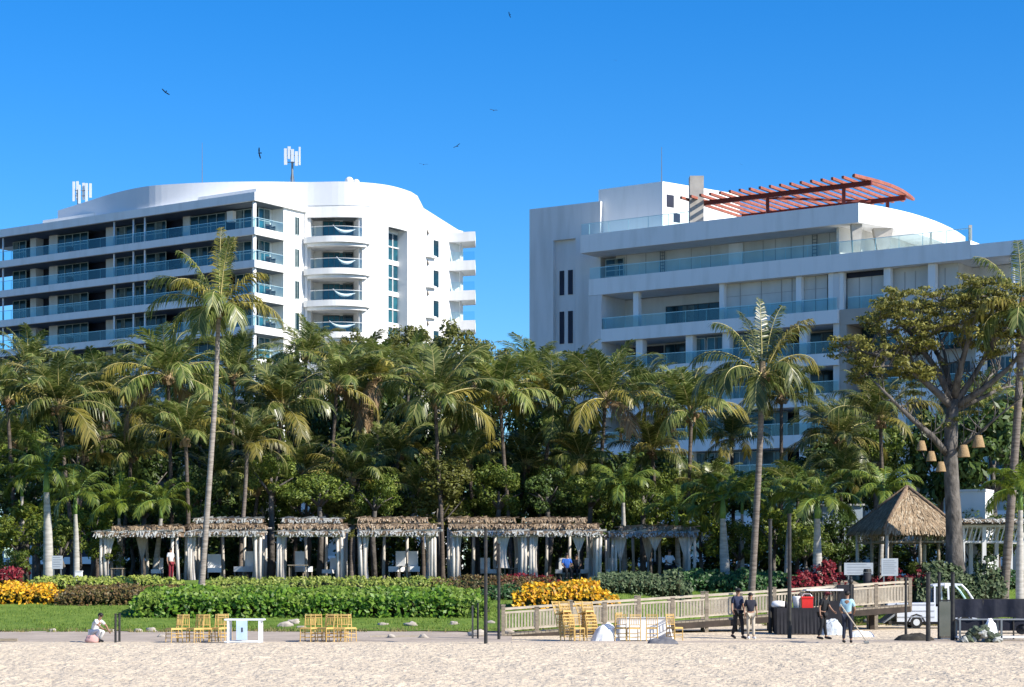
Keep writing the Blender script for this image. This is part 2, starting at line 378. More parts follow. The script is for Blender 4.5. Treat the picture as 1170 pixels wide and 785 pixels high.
m = MB(); A.box(m, 1.95, ue - .05, 3.5, 3.58, 2, 40.9); m.build('niche_shade_wall', navy, LB, True)  # navy layer over the white wall paints the recesses unlit
m = MB()
for a, b in ((34.5,41),(56,65.5),(121,130.5),(209,217)):
    A.box(m, A.u(b, 2.4), A.u(a, 2.4), 2.4, 3.5, 2, 40.9)
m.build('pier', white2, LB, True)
m = MB(); A.box(m, 0, 44, 0, EX + 6, 40.35, 41.2); A.box(m, 1.5, 33, 1.9, 10, 41.2, 42.0)
m.build('roof', white, LB, True)
m = MB(); ra = arc_pts(drum, 66, 484, 60); 
m.prism([tuple(p[:2]) for p in ra] + [(-6, 236), (-40, 240)], 41.05, 43.5); m.build('curved_roof', silver, LB, True)
m = MB(); A.box(m, .25, 43.8, .3, EX, 40.31, 40.345); m.build('soffit_shade_panel', soffit_shadem, LB, True)  # thin dark board added under the slab as painted soffit shade
WL = [(15,30,2),(65.5,101,4),(133,152,2),(155,165.5,1),(167,190,2),(217,258,4),(269.5,288,2)]
for k, zt in enumerate(floors):
    m = MB(); A.box(m, 0, 44, 0, EX, zt - .75, zt); m.build('balcony_slab', white, LB, True)
    m = MB(); A.box(m, .25, 43.8, .3, EX, zt - .79, zt - .755); m.build('soffit_shade_panel', soffit_shadem, LB, True)
    if k > 7: continue
    g = MB(); g.sheet([A.P(43.9, .1), A.P(.1, .1), A.P(.1, EX - .2)], zt + .03, zt + .98)
    go = g.build('glass_railing', rail, LB, True)
    h = MB(); A.box(h, .08, 43.9, .08, .14, zt + .985, zt + 1.03); A.box(h, .08, .14, .15, EX - .2, zt + .985, zt + 1.03)
    for i in range(0, 22): A.box(h, .1 + i*2, .14 + i*2, .13, .16, zt, zt + .98)
    h.build('handrail', railp, go, True)
    for a, b, n in WL: window(LB, A, 'v', A.u(b, 2.5), A.u(a, 2.5), 2.5, zt + .02, zt + 2.5, n, 2)
    window(LB, A, 'u', 2.5, 4.2, 1.75, zt + .02, zt + 2.5, 2, 2, paneb)
for px in (4, 131, 166, 153):
    m = MB(); uu = A.u(px, .5); p = A.P(uu, .45); m.tube([(p.x, p.y, 2), (p.x, p.y, 40.4)], .1, 10); m.build('column', white, LB, True, True)
m = MB(); p = A.P(.45, .45); m.tube([(p.x, p.y, 2), (p.x, p.y, 40.4)], .2, 10); m.build('column', white, LB, True, True)
for px in (262, ):
    m = MB(); A.box(m, A.u(269, 2.3), A.u(262, 2.3), 1.9, 2.39, 39.0, 40.1); m.build('air_conditioner', white, LB, True)
for k in range(6):                            # slit windows on the sunlit return
    zt = floors[k]; window(LB, A, 'u', A.v(336.5, .3), A.v(341.5, .3), .28, zt - .35 + .5, zt + 2.0, 1, 1, pane, frame, .06)
# drum facade with recessed balconies
m = MB()
m.strip(arc_pts(drum, 348, 483.8, 40, .05), 39.85, 43.4, .35)
m.strip(arc_pts(drum, 348, 351, 2, .05), 2, 39.85, .35)
m.strip(arc_pts(drum, 414, 444, 8, .05), 2, 39.85, .35)
m.strip(arc_pts(drum, 467, 484, 12, .05), 2, 39.85, .35)
for zt in floors: m.strip(arc_pts(drum, 351, 414, 14, .05), zt - .95, zt - .02, .35)
m.strip(arc_pts(drum, 444, 467, 6, .05), 39.2, 39.84, .35)
m.build('curved_wall', white, LB, True)
rp = arc_pts(drum, 351, 414, 14, 2.9)
m = MB(); m.strip(rp, 2, 40, .3); q0, q1 = arc_pts(drum, 351, 414, 1, .3), arc_pts(drum, 351, 414, 14, .3)
m.strip([q1[-1], rp[-1]], 2, 39.86, .3); m.strip([rp[0], q1[0]], 2, 39.86, .3)
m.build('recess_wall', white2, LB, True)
for k, zt in enumerate(floors):
    f = arc_pts(drum, 347.2, 423, 18); n = len(f); front = []
    for i, p in enumerate(f):
        t = i / (n - 1); front.append((p.x, p.y - .25 - 1.0 * math.sin(PI * min(1, max(0, t))) ** .6))
    m = MB(); m.prism(front + [(f[-1].x, f[-1].y), (f[0].x, f[0].y)], zt - .62, zt)
    fr2 = [(a + (0), b + .35) for a, b in front]
    m.prism(fr2[1:-1] + [(f[-2].x, f[-2].y), (f[1].x, f[1].y)], zt - .95, zt - .64)
    m.build('curved_balcony', white, LB, True)
    m = MB(); m.prism([(a, b) for a, b in [(p.x, p.y) for p in arc_pts(drum, 351.5, 413.5, 8, .4)]] + [(p.x, p.y) for p in arc_pts(drum, 351.5, 413.5, 8, 2.88)][::-1], zt - .9, zt - .01)
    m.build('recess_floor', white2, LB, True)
    if k > 5: continue
    g = MB(); fr3 = [(a, b + .12) for a, b in front[2:-2]]
    g.sheet(fr3, zt + .03, zt + .95); go = g.build('glass_railing', rail, LB, True)
    h = MB(); h.tube([(a, b, zt + 1.0) for a, b in fr3], .035, 6); h.build('handrail', metalw, go, True)
    for a, b, pm_, n in ((363, 390, paneb, 4), (393, 407, pane, 1)):
        q = arc_pts(drum, a, b, 2, 2.8); mm = MB(); mm.strip([q[0], q[2]], zt + .02, zt + 2.15, .05)
        fo = MB(); L = q[2] - q[0]
        for i in range(n + 1):
            c = q[0] + L * i / n; fo.box((c.x - .04, c.y - .06, zt + .02), (c.x + .04, c.y, zt + 2.2))
        fo.box((q[0].x, q[0].y - .07, zt + 2.16), (q[2].x, q[0].y, zt + 2.24))
        wo = fo.build('window', framed, LB, True); mm.build('pane', pm_, wo, True)
    hm = MB(); fa = (8, 9, 8, 7)[k % 4]; p0 = Vector((front[fa][0] , front[fa][1] + .7, zt + 1.25)); p1 = Vector((front[14][0], front[14][1] + .9, zt + .85 + .1 * (k % 2)))
    if k < 4:
        pts = [p0.lerp(p1, i / 10) - Vector((0, 0, .5 * math.sin(PI * (i / 10) ** .8))) for i in range(11)]
        ht = thing('hammock', ['white hammock slung across the topmost recessed balcony of the curved wall', 'white hammock on the second recessed balcony from the top', 'white hammock on the third recessed balcony from the top', 'white hammock on the lowest visible recessed balcony, half behind palm tips'][k], 'hammock', p0.lerp(p1, .5) - Vector((0,0,.75)), 0, 'hammocks on the curved wall balconies')
        hm.tube(pts, [.02, .05, .12, .17, .2, .2, .19, .16, .12, .05, .02], 6); hm.build('fabric', clothw, ht, True, True)
# tall stair window
gp = arc_pts(drum, 444, 467, 6, 1.25)
m = MB(); m.strip([gp[0], gp[-1]], 2, 39.25, .1)
wo = MB(); L = gp[-1] - gp[0]; nn = Vector((L.y, -L.x, 0)).normalized()
for i in range(4):
    c = gp[0] + L * (i / 3 * .97 + .01) + nn * .05; wo.bar((c.x, c.y, 2), (c.x, c.y, 39.2), .1)
z = 39.1
while z > 4: 
    a, b = gp[0] + nn * .06, gp[-1] + nn * .06; wo.bar((a.x, a.y, z), (b.x, b.y, z), .1, .12 if int(round((39.1 - z)/1.65)) % 2 else .5); z -= 1.65
wf = wo.build('window', white, LB, True); m.build('pane', paneb, wf, True)
m = MB(); e0 = arc_pts(drum, 467, 470, 1, .05)[0]; m.strip([e0, gp[-1]], 2, 39.3, .2); m.build('window_reveal', white, LB, True)
# right wing with end balconies
W0 = Vector((X(482, 216), 216, 0)); nv = Vector((A.n[0], A.n[1], 0)); du = Vector((A.d[0], A.d[1], 0))
m = MB(); m.prism([W0, W0 + nv * 7.6, W0 + nv * 7.6 + du * 7, W0 + du * 7], 2, 41.15); m.build('wing_wall', white, LB, True)
for k in range(-1, 8):
    zt = 40.6 if k < 0 else floors[k] - .25
    m = MB(); P = [at(507, 0, 220.2), at(543, 0, 219.2), at(543.5, 0, 223.5), at(519, 0, 224.5)]
    m.prism([(p.x, p.y) for p in P], zt - 1.05, zt); m.build('end_balcony', white, LB, True)
    if k >= 0 and k < 6:
        g = MB(); g.sheet([at(509, 0, 220.3), at(542, 0, 219.4), at(542.6, 0, 223.2)], zt + .02, zt + 1.0); g.build('glass_railing', rail, LB, True)
    if k < 6:
        z0 = zt - 3.2 if k >= 0 else floors[0] - .25
        mm = MB(); mm.box((X(514.5, 223), 222.6, floors[k+1] - .2), (X(519.5, 223), 222.9, zt - 1.06)); mm.build('window', paneb, LB, True)
        c = MB(); c.tube([(X(526, 220.6), 220.6, floors[k+1] - .25), (X(526, 220.6), 220.6, zt - 1.06)], .11, 8); c.build('column', white2, LB, True)
for k in range(5):
    zt = floors[k]; a = W0 + nv * 2.1 - du * .02
    c = MB(); b = W0 + nv * 3.0; c.strip([a - du*.03, b - du*.05], zt - .1, zt + 1.7, .05); c.build('window', pane, LB, True)
    c = MB(); c.prism([W0 + nv * .6, W0 + nv * .9 - du * .55, W0 + nv * 2.3 - du * .3, W0 + nv * 2.3], zt - .35, zt - .1); c.build('window_ledge', white, LB, True)
    c = MB(); c.add([W0 + nv*.9 - du*.03 + Vector((0,0,zt+2.1)), W0 + nv*.9 - du*.03 + Vector((0,0,zt+2.7)), W0 + nv*1.5 - du*.03 + Vector((0,0,zt+2.4))], [(0,1,2)]); c.add([W0 + nv*.9 - du*.3 + Vector((0,0,zt+2.1)), W0 + nv*.9 - du*.03 + Vector((0,0,zt+2.7)), W0 + nv*1.5 - du*.03 + Vector((0,0,zt+2.4))], [(0,1,2)]); c.build('wall_vent', tan, LB, True)
# balcony furniture
def bchair(fr, u, v, z, lab, rz):
    t = thing('balcony_chair', lab, 'chair', fr.P(u, v, z), rz, 'dark wicker chairs on the hotel balconies'); m = MB(); m.box((-.35,-.35,.12),(.35,.35,.42)); m.build('seat', wick, t); m = MB(); m.box((-.35,.27,.425),(.35,.38,.85)); m.build('backrest', wick, t)
    for s in (-1, 1): m = MB(); m.box((s*.33-.05,-.35,.425),(s*.33+.05,.265,.62)); m.build('armrest', wick, t)
wick = M('dark_wicker', (.03,.03,.035), (.06,.055,.05), 8)
nm = ['top', 'second', 'third', 'fourth']
for k in range(4):
    bchair(A, .9, 3.4, floors[k] + .01, 'dark wicker chair on the sunlit corner balcony, %s visible storey' % nm[k], .8)
    bchair(A, A.u(80, 1.2), 1.2, floors[k] + .01, 'dark wicker chair before the wide left windows, %s visible storey' % nm[k], .4)
    bchair(A, A.u(200, 1.2), 1.2, floors[k] + .01, 'dark wicker chair near the middle of the shaded balconies, %s visible storey' % nm[k], -.4)
for k in range(3):
    t = thing('potted_plant', 'bushy potted plant on the right end balcony, %s visible storey' % nm[k], 'plant', at(514.5, 0, 221.5) + Vector((0, 0, floors[k] - .25 - at(514.5, 0, 221.5).z))); m = MB(); m.tube([(0,0,0),(0,0,.45)], [.2,.27], 10); m.build('pot', conc, t)
    m = MB(); leaves(m, (0,0,1.1), (.55,.45,.65), 120, .25, random.Random(k), .2); m.build('foliage', midl, t)
# roof bits
m = MB(); m.ball(at(399, 207, 207.5), .45); m.ball(at(407, 208.5, 207.5), .35); m.build('roof_vent', white, LB, True, True)
def antenna(px, ybase, D, label, kind):
    t = thing('cell_antenna', label, 'antenna', at(px, ybase, D)); m = MB()
    if kind == 0:
        m.tube([(0,0,-.6),(0,0,2.9)], .12, 8); m.bar((-.8,0,1.9),(.8,0,1.9),.08); m.bar((-.8,0,2.6),(.8,0,2.6),.08)
        for s in (-1, 1): m.bar((s*.3,0,-.6),(0,0,1.2),.06)
        m.build('mast', metald, t)
        for x, y, h0, h1, w_ in ((-.68,-.2,1.6,3.3,.32),(-.3,-.25,2.2,3.5,.3),(.05,-.3,1.9,3.2,.3),(.45,-.2,1.5,3.0,.3),(.78,-.05,1.6,3.5,.18)):
            m = MB(); m.box((x-w_/2,y-.1,h0),(x+w_/2,y+.08,h1)); m.build('panel', metalw, t)
    else:
        for s in (-.5, .5): 
            m.tube([(s,0,-.5),(s,0,1.6)], .07, 8)
        m.bar((-.9,0,1.5),(.9,0,1.5),.07); m.bar((-.9,0,.9),(.9,0,.9),.07); m.build('mast', metald, t)
        for x, h0, h1, y in ((-.95,.3,2.5,0),(-.6,.5,2.6,.3),(-.28,0,2.1,-.2),(.1,.5,2.4,.2),(.5,.2,2.3,-.1),(.92,.7,2.3,0)):
            m = MB(); m.box((x-.13,y-.1,h0),(x+.13,y+.06,h1)); m.build('panel', metalw, t)
antenna(334, 206, 210, 'white panel antennas on a grey mast above the middle of the curved roof', 0)
antenna(94, 233, 224, 'cluster of pale panel antennas at the left end of the curved roof', 1)
def rod(px, y0, y1, D, lab):
    m = MB(); a, b = at(px, y0, D), at(px, y1, D); m.tube([(0,0,0),(0,0,b.z-a.z)], [.045,.02], 5); o = m.build('lightning_rod', metald); o.location = a; tag(o, lab, 'rod')
rod(231, 212, 163, 209, 'thin grey rod rising from the left hotel roof')
rod(756, 208, 168, 184, 'thin grey rod rising from the right hotel upper block')
# ------------------------------------------------------------------ right hotel building
B = Fr(981, 168)
RB = thing('hotel_building', 'white hotel block on the right with long shaded terraces and a red rooftop pergola', 'building', B.P(8, 6, 2.05))
zB, zC = 29.85, 25.15; zf = [21.5, 18.1, 14.66, 11.2, 7.8, 4.4]
uL = B.u(672.7); uR = -21
cur = [(981,168),(1010,169.9),(1040,172.6),(1065,175.9),(1080,178.6),(1093,181.5),(1103,184.6)]
ca = arc_pts(cur, 981, 1103, 14)
m = MB(); m.prism([tuple(B.P(B.u(663), 0)[:2])] + [tuple(p[:2]) for p in ca] + [tuple(B.P(10, 22)[:2]), tuple(B.P(B.u(663), 14)[:2])], 32.35, 34.0)
m.build('upper_fascia', white, RB, True)
us = B.u(1109)
m = MB(); B.box(m, us, uL, 0, 14, 28.35, zB); m.build('terrace_slab', white, RB, True)
m = MB(); B.box(m, uR, us - .01, 0, 14, 28.35, zB - .35); m.build('terrace_slab', white, RB, True)
m = MB()                                            # body behind the terraces
B.box(m, uR, uL - .3, 4.2, 16, 2, 28.3); B.box(m, B.u(957), B.u(950), .35, 4.2, 2, 28.3)
B.box(m, B.u(687), uL, .02, 8, 2, 28.33)
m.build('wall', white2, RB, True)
m = MB(); B.box(m, 1.2, 26, 3.2, 10, zB, 32.34)          # boarded wall below the upper fascia
cb = arc_pts(cur, 984, 1100, 12, 2.6)
m.strip(cb, zB, 32.34, .3); m.build('boarded_wall', boards, RB, True)
jm = M('joint_line_paint', (.36,.35,.33))  # darker grey for the lines between boards
for px in (716,738,757,790,812,872,886,904,918,933,948,960):
    m = MB(); uu = B.u(px, 3.2); B.box(m, uu - .03, uu + .03, 3.17, 3.2, zB + .05, 32.3); m.build('board_joint', jm, RB, True)
window(RB, B, 'v', B.u(713, 3.1), B.u(692, 3.1), 3.1, zB + .05, 32.1, 1, 4, pane, frame)
m = MB(); B.box(m, B.u(849, 3.1), B.u(833, 3.1), 3.02, 3.18, zB + .02, 32.3); m.build('door', white, RB, True)
def ladder(px, pr, nm):
    m = MB(); uu = B.u(px, 3.05); 
    for s in (-.22, .22): B.box(m, uu + s - .03, uu + s + .03, 3.0, 3.06, zB, 32.3)
    for i in range(8): B.box(m, uu - .22, uu + .22, 3.01, 3.05, zB + .2 + i * .3, zB + .26 + i * .3)
    m.build('ladder', pr, RB, True)
ladder(931, metald, 'l'); ladder(757, metald, 'l')
for px in (987, 1018, ):
    q = arc_pts(cur, px, px + 1, 1, .9)[0]; m = MB()
    w0, w1 = (.28, .45) if px < 1000 else (.35, .85)
    m.add([(q.x+a*w0, q.y+b*.3, zB) for a, b in ((-1,-1),(1,-1),(1,1),(-1,1))] + [(q.x+a*w1, q.y+b*.45, 32.34) for a, b in ((-1,-1),(1,-1),(1,1),(-1,1))],
          [(0,1,2,3),(4,7,6,5),(0,4,5,1),(1,5,6,2),(2,6,7,3),(3,7,4,0)]); m.build('splayed_column', conc, RB, True)
def grail(root, f, u0, u1, v, z, pitch=2.1, h=1.0):
    g = MB(); g.sheet([f.P(u1, v), f.P(u0, v)], z + .02, z + h); go = g.build('glass_railing', rail, root, True)
    hh = MB(); f.box(hh, u0, u1, v - .02, v + .045, z + h + .003, z + h + .05); u = u0
    while u < u1: f.box(hh, u, u + .035, v + .03, v + .06, z, z + h); u += pitch
    hh.build('handrail', railp, go, True)
grail(RB, B, us, uL - .05, .1, zB); grail(RB, B, B.u(757+30, .15), B.u(664, .1), .15, 34.0)
grail(RB, B, B.u(955), B.u(687), .12, zC); grail(RB, B, B.u(1008), B.u(966), .5, zC)
m = MB(); m.strip([at(1089, 0, 163), at(1101, 0, 182)][:1] + [at(1103, 0, 184)], 34, 34.01, .01) if 0 else None
p = B.P(B.u(1107), .3); m.box((p.x-.12, p.y-.12, zB - .3), (p.x+.12, p.y+.12, zB + 1.3)); p = B.P(B.u(1062), .3); m.box((p.x-.08, p.y-.08, zB), (p.x+.08, p.y+.08, zB + 1.05)); m.build('railing_post', conc, RB, True)
# C level
m = MB(); B.box(m, B.u(957), B.u(686.5), 0, 4.2, zC - 1.15, zC); m.build('balcony_slab', white, RB, True)
m = MB(); B.box(m, B.u(1004), B.u(957) - .01, .35, 4.2, zC - 1.3, zC); B.box(m, B.u(965), B.u(957.2), .36, 4.2, 2, zC - 1.31); m.build('tan_slab', tan, RB, True)
m = MB(); B.box(m, uR, B.u(1004) - .01, .3, 4.2, zC - 2.0, zC - .9); m.build('balcony_slab', white, RB, True)
m = MB(); B.box(m, B.u(945, 1), B.u(828, 1), 1.0, 4.2, zC, 28.34); B.box(m, B.u(1095, 1.2), B.u(968, 1.2), 1.2, 4.2, zC - .05, 28.34); m.build('boarded_wall', boards, RB, True)
for px in (846, 870, 893, 905, 932): m = MB(); uu = B.u(px, 1); B.box(m, uu - .03, uu + .03, .96, 1.0, zC + .1, 28.3); m.build('board_joint', jm, RB, True)
for z_ in (26.2, 27.2): m = MB(); B.box(m, B.u(945, 1), B.u(828, 1), .975, 1.0, z_, z_ + .03); m.build('board_joint', jm, RB, True)
for px in (982, 996, 1034, 1046, 1080): m = MB(); uu = B.u(px, 1.2); B.box(m, uu - .03, uu + .03, 1.17, 1.2, zC + .1, 28.0); m.build('board_joint', jm, RB, True)
for px, w_ in ((727,.55),(825,.45),(913,.5),(950,.5),(961,.55),(1014,.6),(1065,.65)):
    m = MB(); uu = B.u(px, .5); B.box(m, uu - w_/2, uu + w_/2, .4, .95, zC + .01, 28.34); m.build('column', white, RB, True)
m = MB(); p = B.P(B.u(1161, .6), .6); m.tube([(p.x, p.y, 2), (p.x, p.y, 28.34)], .38, 14); m.build('column', white, RB, True, True)
window(RB, B, 'v', B.u(822, 4.1), B.u(761, 4.1), 4.1, zC + .05, zC + 2.2, 5, 1, pane, framed)
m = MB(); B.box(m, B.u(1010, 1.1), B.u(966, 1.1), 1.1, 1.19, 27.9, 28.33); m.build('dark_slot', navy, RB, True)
# lower floors
for k, z in enumerate(zf):
    if k: m = MB(); B.box(m, uR, B.u(1004) - .01, .3, 4.2, z - 1.1 , z); m.build('balcony_slab', white, RB, True)
    m = MB(); B.box(m, B.u(957), B.u(690), 0, 4.2, z - 1.05, z); m.build('balcony_slab', white, RB, True)
    grail(RB, B, B.u(957), B.u(692), .12, z)
    if k > 3: continue
    zt = z + 2.5
    for a, b in ((697, 727), (735, 757), (904, 914), (922, 955)) if k < 2 else ((697, 727), (790, 812), (886, 914), (922, 955)): m = MB(); B.box(m, B.u(b, 4), B.u(a, 4), 4.0, 4.19, z + .02, zt - .2); m.build('niche_shade_panel', navy, RB, True)  # flat navy panels paint the unlit recesses between the windows
    
    for a, b, v, pm, n in ((760, 783, 3.8, pane, 2), (786, 806, 1.2, paneb, 2), (808, 826, 1.2, paneb, 2), (834, 868, 1.2, paneb, 3), (872, 900, 2.4, paneb, 2), (925, 957, 3.6, pane, 2), (985, 1028, 3.2, pane, 2), (1036, 1062, 3.2, pane, 1), (1072, 1108, 3.2, pane, 2), (1126, 1160, 1.5, paneb, 3)):
        window(RB, B, 'v', B.u(b, v), B.u(a, v), v, z + .02, z + 2.3, n, 1, pm, frame if pm is paneb else framed)
    m = MB(); B.box(m, B.u(1004), B.u(966), 3.6, 4.19, z - 1, z + 2.4); m.build('tan_panel', tan, RB, True)
    gr2 = grail(RB, B, B.u(1168), B.u(1008), .42, z)
for px in (731, 788, 830, 918, 1031, 1066, 1120):
    m = MB(); uu = B.u(px, .5); B.box(m, uu - .35, uu + .35, .4, 1.15, 2, zC - (1.16 if px < 957 else 2.01)); m.build('column', white, RB, True)
# left stair wing
wl, wr = at(605, 0, 190.2), at(690, 0, 185.9)
WF = Fr(605, 190.2, 0); tdir = (wr - wl).normalized(); ndir = Vector((-tdir.y, tdir.x, 0))
def wing(px, off=0.0):
    D = 190.2 + (185.9 - 190.2) * (px - 605) / 85; p = Vector((X(px, D), D, 0)); return p + ndir * off
def wbox(m, p0, p1, o0, o1, z0, z1): m.prism([wing(p0, o0), wing(p1, o0), wing(p1, o1), wing(p0, o1)], z0, z1)
wt = 37.6; m = MB()
wbox(m, 605, 632, 0, 9, 2, wt); wbox(m, 657.5, 686, 0, 9, 2, wt); wbox(m, 632, 657.5, 0, 9, Z(271, 187), wt); wbox(m, 632, 657.5, .45, 9, 2, Z(271, 187) - .002)
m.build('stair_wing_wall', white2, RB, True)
for y0, y1 in ((307, 335), (354, 391), (410, 445)):
    for a, b in ((637, 642), (646.7, 651.8), (655.2, 657.4)):
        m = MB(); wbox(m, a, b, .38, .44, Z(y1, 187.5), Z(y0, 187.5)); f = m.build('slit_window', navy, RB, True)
# upper block, pillar
P = [B.P(B.u(684, 3.5), 3.5), B.P(B.u(757, 3.5), 3.5), at(845, 0, 189), at(845, 0, 200), at(690, 0, 200)]
m = MB(); m.prism([tuple(p[:2]) for p in P], 33.9, 38.8)
m.build('penthouse_wall', white, RB, True)
Qd = Vector((P[2].x - P[1].x, P[2].y - P[1].y, 0)).normalized(); Qn = Vector((Qd.y, -Qd.x, 0))
for px, y0, y1, wd in ((761, 224, 238, .9), (768, 244, 254, .8)):
    t = (px - 757) / (845 - 757) ; c = P[1] + Qd * t * 11; m = MB()
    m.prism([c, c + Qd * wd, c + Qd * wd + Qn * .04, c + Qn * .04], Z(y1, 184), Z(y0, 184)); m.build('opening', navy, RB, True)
c = at(795.5, 0, 178); m = MB(); m.box((c.x-.62, c.y-.6, 33.9), (c.x+.62, c.y+.6, 38.2)); m.build('concrete_pillar', conc, RB, True)
# pergola on the roof
PG = thing('pergola', 'red steel pergola with sloping slats on the right hotel roof', 'pergola', B.P(8, 4, 34.0)); zp = 36.2
uu = .2
while uu < B.u(772):
    v1 = 12 if uu < 14 else 11
    m = MB(); m.bar(B.P(uu, -.6, zp), B.P(uu, v1, zp), .22, .22); m.build('slat', redp, PG, True); uu += .98
m = MB(); m.bar(B.P(-.5, 1.5, zp - .32), B.P(B.u(800, 1.5), 1.5, zp - .32), .24, .42); m.build('beam', redd, PG, True)
m = MB(); m.bar(B.P(-.2, 9.3, zp - .32), B.P(16, 9.3, zp - .32), .24, .42); m.build('beam', redd, PG, True)
m = MB(); m.bar(B.P(11, 1.5, zp - .3), B.P(3, 9.3, zp - .3), .16, .2); m.build('beam', redd, PG, True)
pe = [B.P(-.75 * math.sin(PI * i / 10) + .15, -.6 + 12.2 * i / 10, zp + .03) for i in range(11)]
m = MB(); [m.bar(pe[i], pe[i+1], .2, .26) for i in range(10)]; m.build('curved_edge', redp, PG, True)
for px, v in ((877, 1.5), (964, 1.5), (1014, 9.3)):
    p = B.P(B.u(px, v), v); m = MB(); m.box((p.x-.14, p.y-.14, 33.9), (p.x+.14, p.y+.14, zp - .5)); m.build('post', redd, PG, True)
# ------------------------------------------------------------------ plants
def leaflet(m, p, d, up, L, wd, droop):
    """folding strip: base, middle, hanging tip"""
    s = d.cross(up); 
    if s.length < 1e-4: s = Vector((1,0,0))
    s = s.normalized() * wd * .5
    q = p + d * L * .55 + Vector((0,0,-droop * L * .18)); e = p + d * L * .92 + Vector((0,0,-droop * L * .62))
    m.add([p - s*.5, p + s*.5, q + s, q - s, e], [(0,1,2,3),(3,2,4)])
def frond(m, az, el, L, rnd, droop=1.0, nl=38, ll=.95, lw=.075, ldroop=.9, rad=.035, mi=(0,1)):
    h = Vector((math.cos(az), math.sin(az), 0)); p = Vector((0,0,0)) + h * .12; n = 14; pts = [p.copy()]; tg = []
    a = el; 
    for i in range(n):
        t = i / n; d = h * math.cos(a) + Vector((0,0,math.sin(a))); tg.append(d); p = p + d * L / n; pts.append(p.copy())
        a -= droop * (.03 + .12 * t * t * 1.7) * (1 + .25 * math.cos(el))
        a = max(a, -1.45)
    tg.append(tg[-1])
    m.mi = mi[1]; m.tube(pts, [rad * (1 - .85 * i / n) for i in range(n + 1)], 4, False); m.mi = mi[0]
    twist = rnd.uniform(-.5, .5)
    for i in range(nl):
        t = .14 + .86 * i / nl; k = t * n; j = min(int(k), n - 1); f = k - j
        q = pts[j].lerp(pts[j+1], f); d = tg[j].lerp(tg[j+1], f).normalized()
        side = h.cross(Vector((0,0,1))).normalized()
        side = (Matrix.Rotation(twist * t, 3, d) @ side)
        up = side.cross(d)
        ln = ll * (math.sin(PI * (.12 + .80 * t)) ** .6) * rnd.uniform(.85, 1.1)
        for sgn in (-1, 1):
            dd = (side * sgn * .85 + d * (.35 + .7 * t) + up * rnd.uniform(-.05, .3)).normalized()
            leaflet(m, q, dd, up, ln, lw * rnd.uniform(.8, 1.2), ldroop * rnd.uniform(.6, 1.5))
def coconut_crown(seed, n=22, L=3.6, lo=-.55, hi=1.45, dead=2, kw={}):
    rnd = random.Random(seed); m = MB()
    for i in range(n):
        t = i / (n - 1); el = lo + (hi - lo) * t ** .6 + rnd.uniform(-.12, .12); az = i * 2.399 + rnd.uniform(-.3, .3)
        mi = (0, 2) if (t > .25 and rnd.random() < .9) or rnd.random() < .55 else (1, 2)
        if i < dead: mi = (3, 3)
        frond(m, az, el, L * rnd.uniform(.8, 1.1) * (.85 if t > .85 else 1), rnd, rnd.uniform(.75, 1.25), mi=mi, ldroop=1.1 if t < .4 else .4, **kw)
    m.mi = 3                                       # fibre and nuts at the heart
    m.tube([(0,0,-.5),(0,0,-.1),(0,0,.45)], [.16,.24,.1], 7)
    for i in range(9):
        a = rnd.uniform(0, 6.28); m.ball((math.cos(a)*.3, math.sin(a)*.3, rnd.uniform(-.45,-.1)), .12, 6, 4)
    return m
CM = [palmm, palmy, rachm, deadm]
nutless = {}
crown_meshes = []
for s_ in range(7):
    o = coconut_crown(40 + s_, n=(26, 22, 24, 28, 20, 25, 23)[s_], L=(3.7, 3.4, 3.9, 3.5, 3.6, 3.8, 3.3)[s_], lo=(-.45,.05,-.35,-.6,.2,-.2,-.1)[s_], dead=(0,0,1,2,0,0,0)[s_]).build('crown', CM)
    crown_meshes.append(o.data); bpy.data.objects.remove(o)
def royal_crown(seed, L=2.4, n=13):
    rnd = random.Random(seed); m = MB()
    for i in range(n):
        t = i / (n - 1); frond(m, i * 2.399 + rnd.uniform(-.2,.2), .05 + 1.25 * t + rnd.uniform(-.1,.1), L * rnd.uniform(.85, 1.1), rnd, 1.15, nl=40, ll=.62, lw=.07, ldroop=.8, rad=.03)
    return m
royal_meshes = []
for s_ in range(3):
    o = royal_crown(70 + s_).build('crown', [royalm, shaftm]); royal_meshes.append(o.data); bpy.data.objects.remove(o)
o = royal_crown(90).build('crown', [limem, shaftm]); royal_meshes.append(o.data); bpy.data.objects.remove(o)
def trunk_mesh(pts, r0, r1, mat, root, bulge=0, n=9, name='trunk'):
    P = []; k = 26
    for i in range(k + 1):
        t = i / k; f = t * (len(pts) - 1); j = min(int(f), len(pts) - 2); g = f - j
        a, b = Vector(pts[j]), Vector(pts[j+1]); p0 = Vector(pts[max(j-1,0)]); p3 = Vector(pts[min(j+2,len(pts)-1)])
        P.append(.5*((2*a) + (b-p0)*g + (2*p0-5*a+4*b-p3)*g*g + (-p0+3*a-3*b+p3)*g**3))
    rr = [(r0 + (r1 - r0) * (i/k) ** .7) * (1 + bulge * math.sin(PI * min(1, (i/k) * 1.1))) * (1 + .05 * (i % 2)) * (1 + .35 * max(0, 1 - i / 2.5)) for i in range(k + 1)]
    m = MB(); m.tube(P, rr, n); return m.build(name, mat, root, smooth=True)
